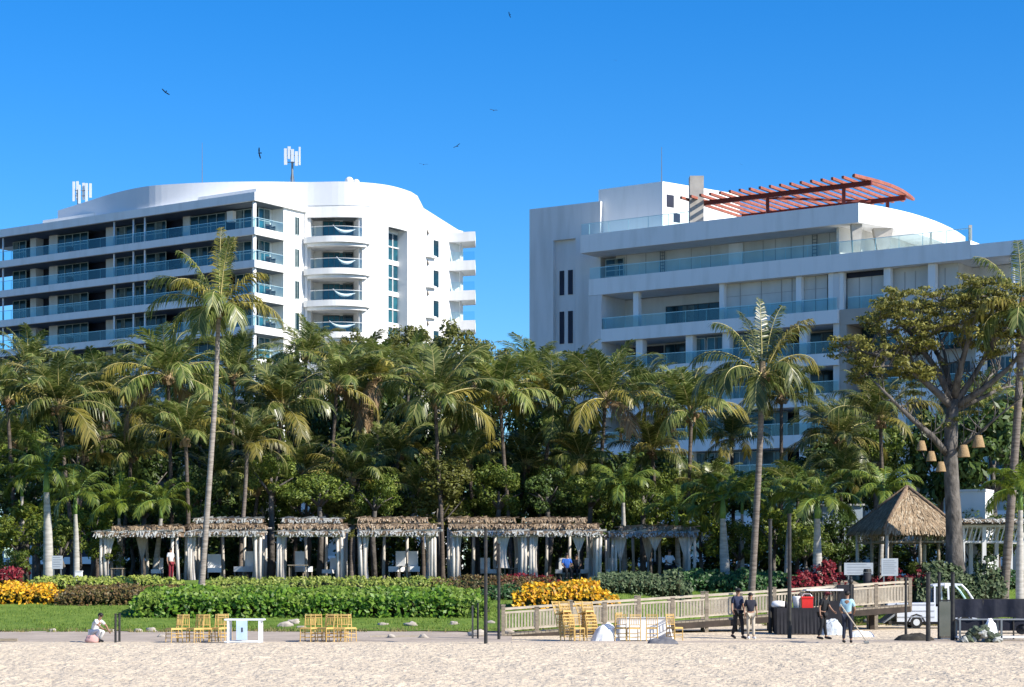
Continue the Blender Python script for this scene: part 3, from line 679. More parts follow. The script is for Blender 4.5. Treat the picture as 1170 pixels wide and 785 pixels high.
def palm(px, py, D, R_px, label, variant=0, lean=0, base=None, rz=0, group='coconut palms in the grove', name='coconut_palm', bark=None, royal=False, bulge=0, r=(.17,.12)):
    """crown heart at (px, py), distance D, frond reach R_px"""
    x, z = X(px, D), Z(py, D); bx = X(base[0], D) if base else x - lean
    gb = 2.05 if D > 90 else gz(bx, D)
    t = thing(name, label, 'palm tree', (bx, D, gb - .05), 0, group); H = z - gb
    pts = [(0,0,0), ((x-bx)*.25 - .1*lean, .1, H*.3), ((x-bx)*.62, .1, H*.66), (x-bx, 0, H)]
    trunk_mesh(pts, r[0], r[1], bark or trunkm, t, bulge)
    ms = royal_meshes[variant] if royal else crown_meshes[variant]
    c = bpy.data.objects.new('crown', ms); col.objects.link(c); c.parent = t
    zc = H
    if royal:
        m = MB(); m.tube([(x-bx, 0, H-.05), (x-bx, 0, H+.3), (x-bx, 0, H+.9)], [r[1]*1.15, r[1]*1.2, r[1]*.6], 8); m.build('crownshaft', shaftm, t, smooth=True); zc = H + .8
    q_ = random.Random(int(px * 7 + py)); c.location = (x - bx, 0, zc); c.rotation_euler = (q_.uniform(-.2,.2), q_.uniform(-.22,.22), rz); s = R_px * D / F / (2.0 if royal else 2.95); c.scale = (s, s, s)
    return t
# tall palms standing before the grove
def custom_palm(px, py, D, base, frs, label, r=(.2,.12), seed=1, mid=None, ll=.8):
    x, z = X(px, D), Z(py, D); bx = X(base, D); gb = gz(bx, D); H = z - gb
    t = thing('coconut_palm', label, 'palm tree', (bx, D, gb - .05)); dx = x - bx
    trunk_mesh([(0,0,0), (dx*.45, 0, H*.38), (dx*.82, 0, H*.72), (dx, 0, H)], r[0], r[1], trunkt if seed == 1 else trunkm, t)
    rnd = random.Random(seed); m = MB()
    for az, el, L, dr, mt in frs: frond(m, R(az), R(el), L, rnd, dr * 1.45, nl=44, ll=ll, lw=.06, ldroop=1.1, mi=(mt, 2) if mt < 3 else (3,3))
    m.mi = 3; m.tube([(0,0,-.5),(0,0,0),(0,0,.5)], [.13,.2,.1], 7)
    for i in range(6): a = i; m.ball((math.cos(a)*.25, math.sin(a)*.25, -.25), .11, 6, 4)
    c = m.build('crown', CM, t); c.location = (dx, 0, H); return t
custom_palm(250, 350, 84, 229, [(90,88,3.6,.25,1),(60,82,3.3,.3,1),(300,78,3.1,.35,0),(200,72,2.9,.5,0),(182,48,3.3,.75,0),(170,30,3.4,.85,0),(215,55,2.6,1.0,1),
    (2,42,2.3,1.3,1),(-20,12,3.5,.85,1),(185,5,2.6,1.2,0),(140,60,2.6,.8,0),(270,40,2.2,1.3,0),(310,20,1.9,1.5,0),(240,0,1.9,1.3,0),(350,60,2.5,.7,1),(100,20,2.0,1.2,0)],
    'tallest slender coconut palm with thin leaning pale trunk, rising from the green hedge', (.145,.09), 1)
custom_palm(871, 425, 84, 857, [(90,86,3.4,.3,0),(45,80,3.3,.4,0),(120,76,3.3,.45,0),(200,66,3.2,.7,0),(340,68,3.1,.6,1),(184,40,3.3,.9,0),(176,14,3.3,.9,0),(2,45,2.7,1.1,1),(-8,18,2.5,1.2,0),
    (220,20,2.8,1.1,0),(300,30,2.5,1.2,0),(195,-8,2.9,1.0,0),(330,-10,2.3,1.2,0),(250,-15,2.0,1.1,0),(80,30,2.6,1,0),(140,35,2.8,1,0),(20,70,3,.7,0)],
    'tall coconut palm with a straight grey trunk rising right of the last cabana', (.17,.11), 2)
custom_palm(1168, 352, 85, 1146, [(90,86,3.2,.3,0),(190,70,3.2,.7,0),(183,42,3.3,.95,0),(178,18,3.0,1.15,1),(210,30,2.8,1.1,1),(200,0,2.7,1.1,0),(0,50,3,.8,0),(-10,20,3,1,0),(300,40,2.8,1,0),(250,10,2.4,1.0,0),(60,60,3,.7,0),(130,50,3,.8,0),(320,-10,2.5,1.1,0)],
    'coconut palm at the right edge, its brown trunk passing beside the spreading tree', (.2,.15), 3)
palms = [ # px, py, D, reach, variant, rz, bark, label
 (67,462,97,66,0,.3,0,'broad coconut palm at the far left with bright arching lower fronds'),
 (8,455,102,58,1,1.2,1,'coconut palm cut by the left edge of the picture'),
 (118,452,110,54,2,2.2,1,'dark coconut palm between the far left palm and the white hotel slabs'),
 (192,428,100,68,3,.8,1,'large coconut palm with yellowing fronds left of the tallest slender palm'),
 (212,500,95,56,4,2.5,0,'lower coconut palm crown directly left of the tallest slender trunk'),
 (268,430,112,55,5,4.1,1,'coconut palm behind the tallest slender trunk, partly hiding the hotel corner'),
 (322,462,99,64,6,5.2,1,'coconut palm with two hanging yellow fronds below the hotel curved balconies'),
 (283,506,96,46,1,.2,0,'small crowned coconut palm between the tallest slender trunk and the second cabana'),
 (385,440,106,56,2,1.1,1,'coconut palm under the lowest recessed hotel balcony'),
 (350,405,118,45,0,3.3,1,'upright dark coconut palm touching the white hotel wall'),
 (432,432,108,52,3,2.0,1,'coconut palm above the gap between third and fourth cabanas'),
 (497,455,98,66,5,.9,0,'wide coconut palm with long drooping fronds above the fourth cabana'),
 (571,452,100,64,6,2.8,1,'coconut palm with a dark trunk filling the sky gap between the hotels'),
 (540,440,112,50,1,3.9,1,'half hidden coconut palm left of the one in the sky gap'),
 (630,462,103,58,0,4.6,1,'coconut palm with hanging brown fronds below the slit windows'),
 (655,442,112,52,4,1.9,1,'coconut palm peeking over the brown fronded one below the stair wing'),
 (692,455,101,62,2,5.5,1,'coconut palm with spreading fronds before the left end of the terraces'),
 (738,450,110,50,3,.5,1,'coconut palm behind the seventh cabana before the terraces'),
 (790,470,98,66,1,1.6,0,'coconut palm with long yellow tipped fronds left of the straight grey trunk'),
 (836,500,108,42,5,2.3,1,'small dark coconut palm just left of the straight grey trunk'),
 (893,452,106,52,6,3.5,1,'coconut palm with a thin dark trunk just right of the straight grey trunk'),
 (958,500,103,56,0,4.4,0,'coconut palm with tangled fronds left of the spreading tree'),
 (1006,478,98,60,4,5.0,1,'coconut palm beneath the left boughs of the spreading tree'),
 (1128,470,112,50,2,.1,1,'dim coconut palm behind the trunk of the spreading tree'),
 (1180,470,104,55,3,.9,1,'coconut palm beyond the right edge trunk'),
 (410,470,116,44,6,4.9,1,'dark coconut palm deep in the grove above the third cabana'),
 (160,470,114,46,0,2.7,1,'dark coconut palm deep in the grove left of the yellowing one'),
 (468,425,118,44,4,.7,1,'coconut palm under the olive treetops beside the hotel'),
 (605,430,120,46,5,5.7,1,'coconut palm at the left foot of the stair wing'),
 (95,520,99,44,4,1.0,1,'low palm crown between the two leftmost royal palms'),
 (150,520,102,48,1,2.0,1,'low spreading palm above the first cabana roof'),
 (250,545,101,44,2,3.0,1,'low palm crown just right of the tallest slender trunk'),
 (345,540,103,50,5,.6,1,'low palm crown above the third cabana'),
 (455,520,104,48,1,1.6,1,'low palm crown above the fourth cabana and left of the wide one'),
 (535,530,103,48,4,2.6,1,'low palm crown above the fifth cabana'),
 (600,530,104,50,0,3.6,1,'low palm crown above the gap between fifth and sixth cabanas'),
 (665,525,101,48,6,4.6,1,'low palm crown above the sixth cabana'),
 (745,515,103,48,1,5.6,1,'low palm crown above the seventh cabana'),
 (812,560,98,42,4,.3,1,'low palm crown left of the straight grey trunk base'),
 (912,560,98,42,5,1.3,1,'low palm crown right of the straight grey trunk'),
 (960,550,99,46,1,2.3,1,'low palm crown left of the gazebo peak'),
 (15,505,104,48,6,3.3,1,'low palm crown at the left edge under the taller ones'),
 (295,560,99,40,4,4.3,1,'small palm crown touching the second cabana roof'),
 (480,560,100,40,4,5.3,1,'small palm crown touching the fourth cabana roof'),
 (410,425,114,48,4,.9,1,'upright palm crown right of the hotel recessed balconies'),
 (520,480,106,50,6,1.9,1,'mid height palm crown right of the wide drooping one'),
 (30,420,122,44,2,3.0,1,'coconut palm under the lowest hotel slab at far left'),
 (230,455,116,46,6,1.0,1,'coconut palm crowded behind the tallest slender trunk'),
]
for px, py, D, r_, v, rz, bk, lb in palms: palm(px, py, D, r_, lb, v, lean=random.Random(px).uniform(-.8, .8), rz=rz, bark=(trunkm, trunkd)[max(bk, random.Random(px).random() < .7)], r=(.12,.085))
palm(402, 545, 98.5, 52, 'young palm with upright yellow green fronds above the third and fourth cabana gap', 4, rz=.4)
G2 = 'royal palms at the edge of the grove'
for px, py, D, r_, v, bs, w_, lb in [
 (53,560,88,50,0,55,.22,'royal palm at the left with a thick white trunk beside the small grey sign'),
 (86,585,92,40,1,87,.15,'royal palm with a thin white trunk right of the thick trunked one'),
 (136,590,95,38,3,135,.12,'lime green young royal palm behind the left cabana'),
 (184,590,94,36,2,176,.15,'royal palm with leaning white trunk behind the first cabana'),
 (712,572,96,40,1,714,.14,'bright green palm behind the seventh cabana roof'),
 (773,600,94,38,0,776,.13,'royal palm with a slim white trunk right of the seventh cabana'),
 (826,590,90,44,2,829,.22,'royal palm with a thick white trunk behind the boardwalk'),
 (848,585,95,40,1,848,.12,'slim royal palm close behind the straight grey trunk'),
 (934,590,87,46,0,935,.22,'royal palm with a bulging white trunk behind the boardwalk and dark bar'),
 (902,590,93,36,1,899,.13,'slim royal palm behind the dark pole'),
 (1166,580,80,46,3,1166,.17,'royal palm at the right edge with a bulging white base'),
 (1010,575,97,40,2,1006,.13,'royal palm peeping over the thatched gazebo'),
 (25,565,98,38,2,25,.13,'small royal palm at the left edge')]:
    palm(px, py, D, r_, lb, v, base=(bs, 0), rz=px, group=G2, name='royal_palm', bark=trunkw, royal=True, bulge=.25, r=(w_, w_ * .55))
# broad-leaved trees
def crown_mb(seed, w_, d_, h_, nc, nl, size, cr=.34):
    rnd = random.Random(seed); m = MB()
    for i in range(nc):
        a = rnd.uniform(0, 2*PI); b = math.acos(rnd.uniform(-.75, 1)); k = rnd.uniform(.55, .95)
        c = (math.sin(b)*math.cos(a)*w_*k, math.sin(b)*math.sin(a)*d_*k, h_*(math.cos(b)*k))
        s = rnd.uniform(.6, 1.2) * cr; leaves(m, c, (w_*s, d_*s, h_*s*.8), nl, size, rnd)
    return m
TR = {}
def tree_variant(key, mat, seed, size=.32, nc=26, nl=170, w_=2.6, h_=2.6):
    m = crown_mb(seed, w_, w_, h_, nc, nl, size); o = m.build('crown', mat); TR[key] = o.data; bpy.data.objects.remove(o)
for i in range(3): tree_variant('dark%d' % i, darkl, 10 + i, .34); tree_variant('mid%d' % i, midl, 20 + i, .30)
tree_variant('olive0', olivel, 31, .30); tree_variant('olive1', olivel, 32, .30)
for i in range(2): tree_variant('bigleaf%d' % i, darkl, 35 + i, .50, 24, 130)
tree_variant('lime0', leafmat('lime_broad_leaf', [(.14,.19,.02),(.24,.28,.04),(.07,.12,.015)], .5, .35, .2), 41, .42, 20, 110)
def tree(px, py, D, rx, ry, key, label, cat='tree', name='broadleaf_tree', group='broad-leaved trees in the grove', rz=0):
    x, z = X(px, D), Z(py, D); gb = 2.05 if D > 90 else gz(x, D); t = thing(name, label, cat, (x, D, gb - .05), 0, group)
    H = z - gb; sx, sz = rx * D / F / 2.6, ry * D / F / 2.6
    c = bpy.data.objects.new('crown', TR[key]); col.objects.link(c); c.parent = t; c.location = (0, 0, H); c.scale = (sx, sx * .8, sz); c.rotation_euler = (0,0,rz)
    m = MB(); rr = .05 + .02 * H; rnd = random.Random(px); q = Vector((0,0,0)); f = max(.25, H - sz * 1.6)
    m.tube([(0,0,0), (rnd.uniform(-.2,.2), 0, f*.6), (0,0,f), (0,0,H)], [rr*1.2, rr, rr*.85, rr*.4], 7)
    for i in range(5):
        a = i * 1.3; m.tube([(0,0,f), (math.cos(a)*sx*.8, math.sin(a)*sx*.8, f + (H-f)*.6), (math.cos(a)*sx*1.9, math.sin(a)*sx*1.5, H + rnd.uniform(-.2,1)*sz)], [rr*.6, rr*.4, rr*.12], 5)
    m.build('trunk', barkm, t, smooth=True); return t
trees = [
 (520,412,122,42,48,'olive0','olive green treetop below the hotel end balconies'),(468,402,126,40,36,'olive1','olive treetop beside the tall stair window'),(560,425,128,35,42,'olive1','olive treetop under the open sky between the hotels'),
 (405,410,126,26,34,'olive0','small olive treetop against the curved hotel wall'),
 (20,470,118,60,60,'dark0','dark tree behind the palms at the left edge'),(110,430,124,50,34,'mid0','leafy green tree under the lowest hotel slab'),(90,500,112,60,60,'dark1','dark tree behind the far left palms'),
 (215,540,116,60,60,'dark2','dark tree behind the leftmost yellowing palm'),(250,510,122,50,60,'dark0','dark tree behind the tallest slender trunk'),
 (300,520,114,60,66,'dark0','dark tree above the second cabana'),(370,510,118,60,70,'dark1','dark tree above the third cabana'),(330,450,124,50,45,'dark2','dark tree under the hotel curved balconies'),(435,500,116,60,70,'dark2','dark tree above the fourth cabana'),
 (500,520,112,60,60,'dark0','dark tree behind the wide drooping palm'),(560,505,116,55,72,'dark1','dark tree below the sky gap'),(620,520,114,60,56,'dark2','dark tree under the slit windows'),
 (690,560,110,60,50,'mid1','rounded green tree behind the seventh cabana'),(640,560,106,50,46,'mid2','green tree behind the sixth cabana'),(750,545,112,55,46,'dark0','dark tree under the terraces'),
 (820,565,108,56,40,'dark1','dark tree behind the thick white trunk'),(890,572,108,60,42,'mid0','green tree behind the dark poles'),(950,545,110,50,50,'dark2','dark tree left of the thatched gazebo'),
 (1000,545,108,50,44,'dark0','dark tree above the thatched gazebo'),(1075,530,104,50,66,'bigleaf0','large leaved dark tree behind the spreading tree trunk'),(1135,530,102,52,60,'bigleaf1','large leaved dark tree right of the spreading tree trunk'),(1175,500,108,40,70,'dark1','dark tree at the right edge'),
 (30,560,104,56,46,'dark2','dark tree low at the left edge'),(150,555,108,56,50,'dark1','dark tree behind the first cabana'),(470,450,124,46,40,'mid0','green tree beneath the olive treetops'),
 (65,545,120,40,60,'mid2','green tree behind the thick white royal trunk'),(410,545,108,60,50,'dark0','dark tree low above the third cabana roof'),(545,560,106,50,46,'dark2','dark tree low above the fifth cabana roof'),(185,500,126,45,40,'dark1','dark tree low before the hotel base'),(780,560,104,46,44,'mid1','green tree right of the seventh cabana'),]
for i, (px, py, D, rx, ry, k, lb) in enumerate(trees): tree(px, py, D, rx, ry, k, lb, rz=i * .9)
for i, (px, py, lb) in enumerate([(40,560,'far dark tree hiding the hotel foot at the left edge'),(150,565,'far dark tree hiding the hotel foot behind the first cabana'),(260,560,'far dark tree hiding the hotel foot behind the tallest trunk'),(365,545,'far dark tree hiding the hotel foot above the third cabana'),(455,545,'far dark tree hiding the curved hotel wall foot'),(550,550,'far dark tree closing the gap between the hotels'),(650,565,'far dark tree hiding the foot of the stair wing')]): tree(px, py, 132, 78, 78, 'dark%d' % (i % 3), lb, rz=i*2.1)
bushes = [ # px, py centre, D, rx, ry
 (20,610,96,40,32,'lime0','lime leaved shrub at the far left beside the red bush'),(70,618,94,34,32,'mid0','green shrub left of the first cabana'),(105,600,98,34,36,'lime0','yellow green shrub between the thin white trunks'),
 (10,640,92,30,22,'mid1','low green shrub at the left edge'),(150,600,104,40,36,'dark1','dark shrub behind the first cabana'),(200,610,106,40,44,'dark0','dark shrub behind the second cabana'),(255,590,104,42,44,'dark2','dark shrub behind the tallest trunk'),
 (305,585,102,38,36,'mid2','leafy shrub rising over the second cabana roof'),(350,572,100,42,34,'mid0','bright leafy shrub over the third cabana roof'),(385,590,99,34,30,'olive0','olive shrub between the third and fourth cabanas'),
 (440,590,104,46,44,'dark1','dark shrub behind the fourth cabana'),(500,580,100,42,34,'olive1','feathery grey green shrub over the fourth cabana'),(540,590,102,40,36,'mid1','green shrub over the fifth cabana'),
 (590,580,104,44,42,'dark0','dark shrub behind the fifth cabana'),(640,605,104,50,44,'dark2','dark shrub behind the sixth cabana'),(700,590,101,42,36,'mid2','green shrub behind the seventh cabana'),(745,600,99,38,36,'lime0','yellow leaved shrub behind the seventh cabana end'),
 (800,610,96,38,34,'lime0','lime shrub left of the straight grey trunk'),(845,620,95,34,32,'mid0','green shrub behind the straight grey trunk'),(885,605,95,38,36,'lime0','lime shrub right of the straight grey trunk'),(920,620,94,34,32,'mid1','green shrub behind the dark bar'),
 (960,615,96,36,38,'dark1','dark shrub left of the gazebo'),(1045,610,98,40,44,'dark2','dark shrub behind the gazebo'),(1110,620,97,40,40,'dark0','dark shrub behind the white lattice pergola'),(1155,610,95,34,36,'mid2','green shrub behind the right pergola end'),
 (1055,650,88,22,14,'mid1','low green shrub before the gazebo'),(300,640,106,60,40,'dark0','low dark shrub seen through the second and third cabanas'),(450,640,106,60,40,'dark1','low dark shrub seen through the fourth cabana'),(600,640,106,60,40,'dark2','low dark shrub seen through the sixth cabana'),(740,640,104,60,40,'dark0','low dark shrub seen through the seventh cabana'),(160,645,106,50,36,'dark2','low dark shrub seen through the first cabana'),
 (985,640,100,60,30,'dark1','low dark shrub seen under the gazebo roof'),(20,520,108,46,44,'mid0','green bush under the left edge palms'),(1000,510,106,50,44,'mid1','green bush beneath the spreading boughs'),
 (530,640,110,60,50,'dark1','low dark shrub seen through the fifth cabana'),(380,640,110,60,50,'dark2','low dark shrub seen through the third cabana'),(230,640,110,60,50,'dark0','low dark shrub seen behind the second cabana curtains'),(670,640,110,60,50,'dark1','low dark shrub seen between the sixth and seventh cabanas'),(850,640,104,60,40,'dark0','low dark shrub behind the straight grey trunk'),(920,640,106,60,50,'dark2','low dark shrub behind the dark bar and palms')]
bushes += [(310,545,97.5,34,34,'mid0','sunlit leafy shrub between the second and third cabana roofs, uppermost'),(365,560,97,40,30,'mid1','broad sunlit shrub over the third cabana roof'),(428,565,98,30,30,'mid2','sunlit shrub over the left end of the fourth cabana'),(505,548,99,44,32,'olive1','grey green feathery bush above the fourth and fifth cabana gap'),(570,560,100,36,36,'mid0','sunlit shrub above the fifth cabana'),(625,560,99,34,30,'dark0','deep green shrub above the sixth cabana'),(675,560,99,34,30,'mid1','sunlit shrub above the sixth and seventh cabana gap'),(735,565,98,34,32,'mid2','sunlit shrub above the last cabana roof'),(230,570,99,32,34,'dark1','deep green shrub beside the tallest slender trunk'),(165,575,99,28,28,'mid1','sunlit shrub above the first cabana roof'),(45,590,98,36,30,'lime0','sunlit lime shrub behind the thick white royal trunk'),(120,630,93,26,22,'lime0','lime shrub beside the left post of the first cabana')]
for i, (px, py, D, rx, ry, k, lb) in enumerate(bushes): tree(px, py, D, rx, ry, k, lb, 'shrub', 'shrub', 'shrubs under the grove', rz=i * 1.7)
# spreading tree at the right
def spreading_tree():
    D = 86; bx = X(1091, D); gb = gz(bx, D); t = thing('spreading_tree', 'large spreading tree with a thick grey trunk, open boughs and olive gold leaves', 'tree', (bx, D, gb - .05))
    def P(px, py, dy=0): return Vector((X(px, D) - bx, dy, Z(py, D) - gb))
    m = MB(); m.tube([P(1092,662), P(1091,640), P(1090,600), P(1088,560), P(1086,520), P(1087,480), P(1089,455)], [.56,.40,.35,.32,.30,.28,.25], 14); m.build('trunk', barkm, t, smooth=True)
    limbs = [([(1089,465),(1072,450),(1048,430),(1030,415),(1005,408),(975,402)],.20,-.6),([(1084,520),(1062,498),(1035,478),(1015,462),(990,440)],.17,-1.2),([(1088,458),(1072,420),(1056,395),(1042,372),(1025,360)],.17,.8),
      ([(1089,455),(1085,420),(1078,395),(1062,360)],.16,1.4),([(1090,455),(1096,415),(1104,380),(1112,345)],.18,-.8),([(1092,458),(1112,432),(1132,400),(1150,365)],.17,.6),([(1094,462),(1120,445),(1150,420),(1175,385)],.19,-.5),
      ([(1094,466),(1125,452),(1150,440),(1172,434)],.13,1.2),([(1090,515),(1108,500),(1130,478),(1160,452)],.09,-1.5),([(1048,430),(1040,400),(1020,380)],.09,.2),([(1072,450),(1060,425),(1035,395)],.1,2),([(1132,400),(1140,370),(1130,345)],.1,0),
      ([(1087,450),(1090,400),(1088,350)],.12,2.2),([(1030,415),(1010,420),(985,425)],.07,-1.5),([(1120,445),(1140,425),(1165,410)],.08,2)]
    for pts, r_, dy in limbs:
        m = MB(); n = len(pts); m.tube([P(a, b, dy * i / (n-1) * 1.6) for i, (a, b) in enumerate(pts)], [r_ * (1 - .75 * i / (n-1)) for i in range(n)], 7); m.build('limb', barkm, t, smooth=True)
    rnd = random.Random(8); m = MB()
    cl = [(978,400,20,8),(995,412,16,7),(968,393,12,6),(1000,398,16,8),(1012,372,22,9),(1030,352,22,9),(1010,350,14,6),(1042,385,20,9),(1040,365,24,10),(1060,345,26,10),(1080,352,24,10),(1100,338,28,10),(1092,362,24,9),(1120,345,26,9),(1140,350,24,9),(1118,366,26,9),(1150,365,20,9),
          (1064,372,22,8),(1075,335,22,8),(1125,330,26,8),(1110,324,18,6),(1158,380,18,8),(1030,400,18,8),(1055,395,12,6),(1135,385,20,7),(1020,335,10,5),(1150,335,20,8),(1165,350,16,8),(1043,420,8,5),(1052,428,7,6),(985,425,9,5),(1140,400,12,5),(1100,385,14,5),(1000,362,12,6),(1025,420,9,5)]
    for px, py, rx, ry in cl:
        for j in range(12):
            cx, cy, dy = px + rnd.gauss(0,.62) * rx, py + rnd.gauss(0,.7) * ry, rnd.uniform(-2.4, 2.4)
            leaves(m, P(cx, cy, dy), (.42, .4, .15), 46, .19, rnd, .1)
            m.mi = 1; m.tube([P(cx, cy, dy), P(px, py + ry, dy * .5)], [.012, .025], 3, False); m.mi = 0
    m.mi = 1
    for pts, r_, dy in limbs:
        n = len(pts)
        for i in range(1, n):
            for q_ in range(5):
                f = rnd.random(); a = P(pts[i-1][0] + (pts[i][0]-pts[i-1][0])*f, pts[i-1][1] + (pts[i][1]-pts[i-1][1])*f, dy*(i-1+f)/(n-1)*1.6)
                e = a + Vector((rnd.uniform(-.9,.9), rnd.uniform(-.7,.7), rnd.uniform(.3,1.3))); mid_ = a.lerp(e, .5) + Vector((rnd.uniform(-.15,.15), 0, -.08)); m.tube([a, mid_, e], [.035,.022,.01], 4, False)
                if i > 1 and rnd.random() < .5: m.mi = 0; leaves(m, e, (.35,.35,.12), 30, .18, rnd, .1); m.mi = 1
    m.mi = 0
    m.build('crown', [rainl, barkm], t)
    return P, t, bx, gb
SP, ST, sbx, sgb = spreading_tree()
for i, (px, py, lb) in enumerate([(1053,509,'leftmost woven lampshade hanging left of the spreading tree trunk'),(1064,521,'middle one of three woven lampshades stepping down left of the trunk'),(1075,533,'lowest woven lampshade, close to the left side of the trunk'),(1101,515,'larger woven lampshade just right of the spreading tree trunk'),(1118,504,'highest and rightmost woven lampshade hanging from the tree')]):
    D = 84.6; s = .22 if i < 3 else .27; p = at(px, py, D); t = thing('hanging_lampshade', lb, 'lampshade', p, 0, 'woven lampshades hanging in the tree')
    m = MB(); m.tube([(0,0,-s),(0,0,-s*.3),(0,0,s*.9),(0,0,s*.95)], [s*1.0,s*.88,s*.55,s*.1], 14, False); m.build('shade', woven, t, smooth=True)
    m = MB(); m.tube([(0,0,s*.9),(0,0,s*.9+2.4)], .012, 4); m.build('cord', blackp, t)
# ------------------------------------------------------------------ hedges
def hedge(px0, px1, ybot, ytop, mat, label, dens=150, size=.16, D=None, seed=1, depth=1.3, taper=.6, name='hedge', cat='hedge', wob=.18):
    pm = (px0 + px1) / 2; D = D or ground_at(pm, ybot)
    x0, x1 = X(px0, D), X(px1, D); t = thing(name, label, cat, ((x0 + x1) / 2, D + depth/2, gz((x0+x1)/2, D)))
    rnd = random.Random(seed + int(px0)); core = MB(); m = MB(); n = max(3, int((x1 - x0) / .35)); ztop = Z(ytop, D)
    cx = (x0 + x1) / 2
    for i in range(n):
        x = x0 + (x1 - x0) * (i + .5) / n; e = min(1, min(x - x0, x1 - x) / taper) ; e = math.sqrt(max(.05, e * (2 - e)))
        g0 = gz(x, D); h = (ztop - g0) * e * (1 + wob * noise.noise(Vector((x * .9, seed, 0))) + rnd.uniform(-.04,.04)); h = max(h, .15)
        core.ball((x, D + depth/2, g0 + h*.38), 1, 8, 5, (.3, depth*.40, h*.44))
        k = int(dens * .35 * (h + depth)); 
        for j in range(k):
            a = rnd.uniform(-.2, PI); yy = D + depth/2 - math.cos(a) * depth/2; zz = g0 + .02 + h * (abs(math.sin(a)) ** .6) if a > .25 else g0 + rnd.uniform(0, h * .8)
            if a <= .25: yy = D + rnd.uniform(-.05, .2)
            q = Vector((x + rnd.uniform(-.25, .25), yy, zz + rnd.uniform(-.08, .06) + .05 * noise.noise(Vector((x*3, yy*3, 0)))))
            nn = Vector((rnd.uniform(-1,1), -math.cos(max(a,0)) - .3 + rnd.uniform(-.8,.8), .6 + rnd.uniform(-.6,.8))).normalized()
            tt = nn.cross(Vector((rnd.uniform(-1,1), rnd.uniform(-1,1), rnd.uniform(-1,1)))).normalized(); s2 = nn.cross(tt); L = size * rnd.uniform(.7, 1.3)
            m.mi = int(isinstance(mat, list) and noise.noise(q * .8) > .12 + rnd.uniform(-.15,.15))
            m.add([q - tt*L*.5, q + s2*L*.27, q + tt*L*.5, q - s2*L*.27], [(0,1,2,3)])
    core.build('dark_filler', M('hedge_filler', (.03,.035,.012)) if 'hedge_filler' not in bpy.data.materials else bpy.data.materials['hedge_filler'], t, True, True); m.build('foliage', mat, t, True); return t  # solid dark filler inside the leaves blocks the view through
hedge(150,556,707,673,[hedgeg, hedgem],'long bright green hedge running in front of the cabanas', 230, .2, seed=1, depth=3.4, wob=.25)
hedge(230,520,680,661,hedgey,'yellow green clipped top hedge directly before the cabanas, behind the bright green one', 160, .14, D=84, seed=9, depth=1.4)
hedge(62,222,693,670,hedgeb,'bronze leaved hedge between the golden flowers and the green hedge', 230, .14, seed=2, depth=2.2)
hedge(-40,66,692,668,croton,'golden yellow croton bed at the far left edge', 230, .16, seed=3, depth=1.8, wob=.4, name='flower_bed', cat='flower bed')
hedge(28,205,673,660,hedgey,'pale lime hedge strip behind the bronze hedge, before the first cabana', 170, .16, D=86, seed=4, depth=1.2)
hedge(-30,24,668,648,redl,'crimson bush at the far left edge', 200, .18, D=88, seed=5, depth=1.6, wob=.5, name='shrub', cat='shrub')
hedge(485,645,677,660,hedgeb,'bronze red hedge strip below the fifth and sixth cabanas', 170, .13, D=84, seed=6, depth=1.2)
hedge(545,600,687,670,hedged,'small dark green hedge behind the two black poles', 190, .14, seed=7, depth=1.4)
hedge(588,706,687,667,croton,'golden yellow croton bed right of the black poles', 220, .18, D=80.5, seed=8, depth=1.5, wob=.45, name='flower_bed', cat='flower bed')
hedge(560,640,668,658,redl,'low dark red shrub strip behind the golden croton bed', 150, .14, D=85, seed=12, depth=.9)
hedge(676,790,682,655,hedges,'grey green shrub bed below the seventh cabana', 210, .14, seed=10, depth=2.0, wob=.4)
hedge(775,912,678,654,hedged,'deep green shrub bed behind the boardwalk', 210, .18, seed=11, depth=2.2, wob=.5)
hedge(905,965,672,650,redl,'crimson shrub at the foot of the bulging royal palm', 190, .18, D=86, seed=13, depth=1.4, wob=.5, name='shrub', cat='shrub')
hedge(1000,1072,672,650,redl,'crimson shrub row beside the gazebo boards', 170, .16, D=86, seed=14, depth=1.2, wob=.5, name='shrub', cat='shrub')
hedge(1050,1150,668,648,hedges,'grey green shrub bed around the foot of the spreading tree', 210, .2, D=84.6, seed=15, depth=1.1, wob=.5)
hedge(1120,1200,664,652,hedged,'dark shrub row at the right edge behind the lawn', 190, .16, D=88, seed=16, depth=1.4)
# ------------------------------------------------------------------ cabanas
def thatch_strip(root, x0, x1, y, z, hang, mat, seed, thick=.16, dep=1.0, name='thatch'):
    rnd = random.Random(seed); m = MB(); k = int((x1 - x0) * 42)
    m.mi = 1; n = 10; vs = []
    for i in range(n):
        xa, xb = x0 + (x1-x0)*i/n, x0 + (x1-x0)*(i+1)/n; zz = z + rnd.uniform(-.03,.03)
        m.box((xa, y + .03, zz - thick*.6), (xb + .002, y + dep, zz + thick*.25))
    m.mi = 0
    for i in range(k):
        x = x0 + (x1 - x0) * rnd.random(); yy = y + rnd.uniform(-.06, .12); L = hang * rnd.uniform(.5, 1.25); w_ = rnd.uniform(.02, .05)
        zt = z + thick * rnd.uniform(.1, .6); dx = rnd.uniform(-.12, .12)
        m.add([(x-w_, yy+.12, zt), (x+w_, yy+.12, zt), (x+dx+w_*.6, yy-.06, zt-L), (x+dx-w_*.6, yy-.06, zt-L)], [(0,1,2,3)])
    for i in range(k // 3):
        x = x0 + (x1 - x0) * rnd.random(); yy = y + rnd.uniform(0, dep); a = rnd.uniform(-.3,.3)
        m.add([(x-.25, yy, z+thick*.5), (x+.25, yy+a, z+thick*.6+rnd.uniform(-.02,.1)), (x+.25, yy+.05+a, z+thick*.5), (x-.25, yy+.05, z+thick*.4)], [(0,1,2,3)])
    return m.build(name, [mat, thatchc], root)
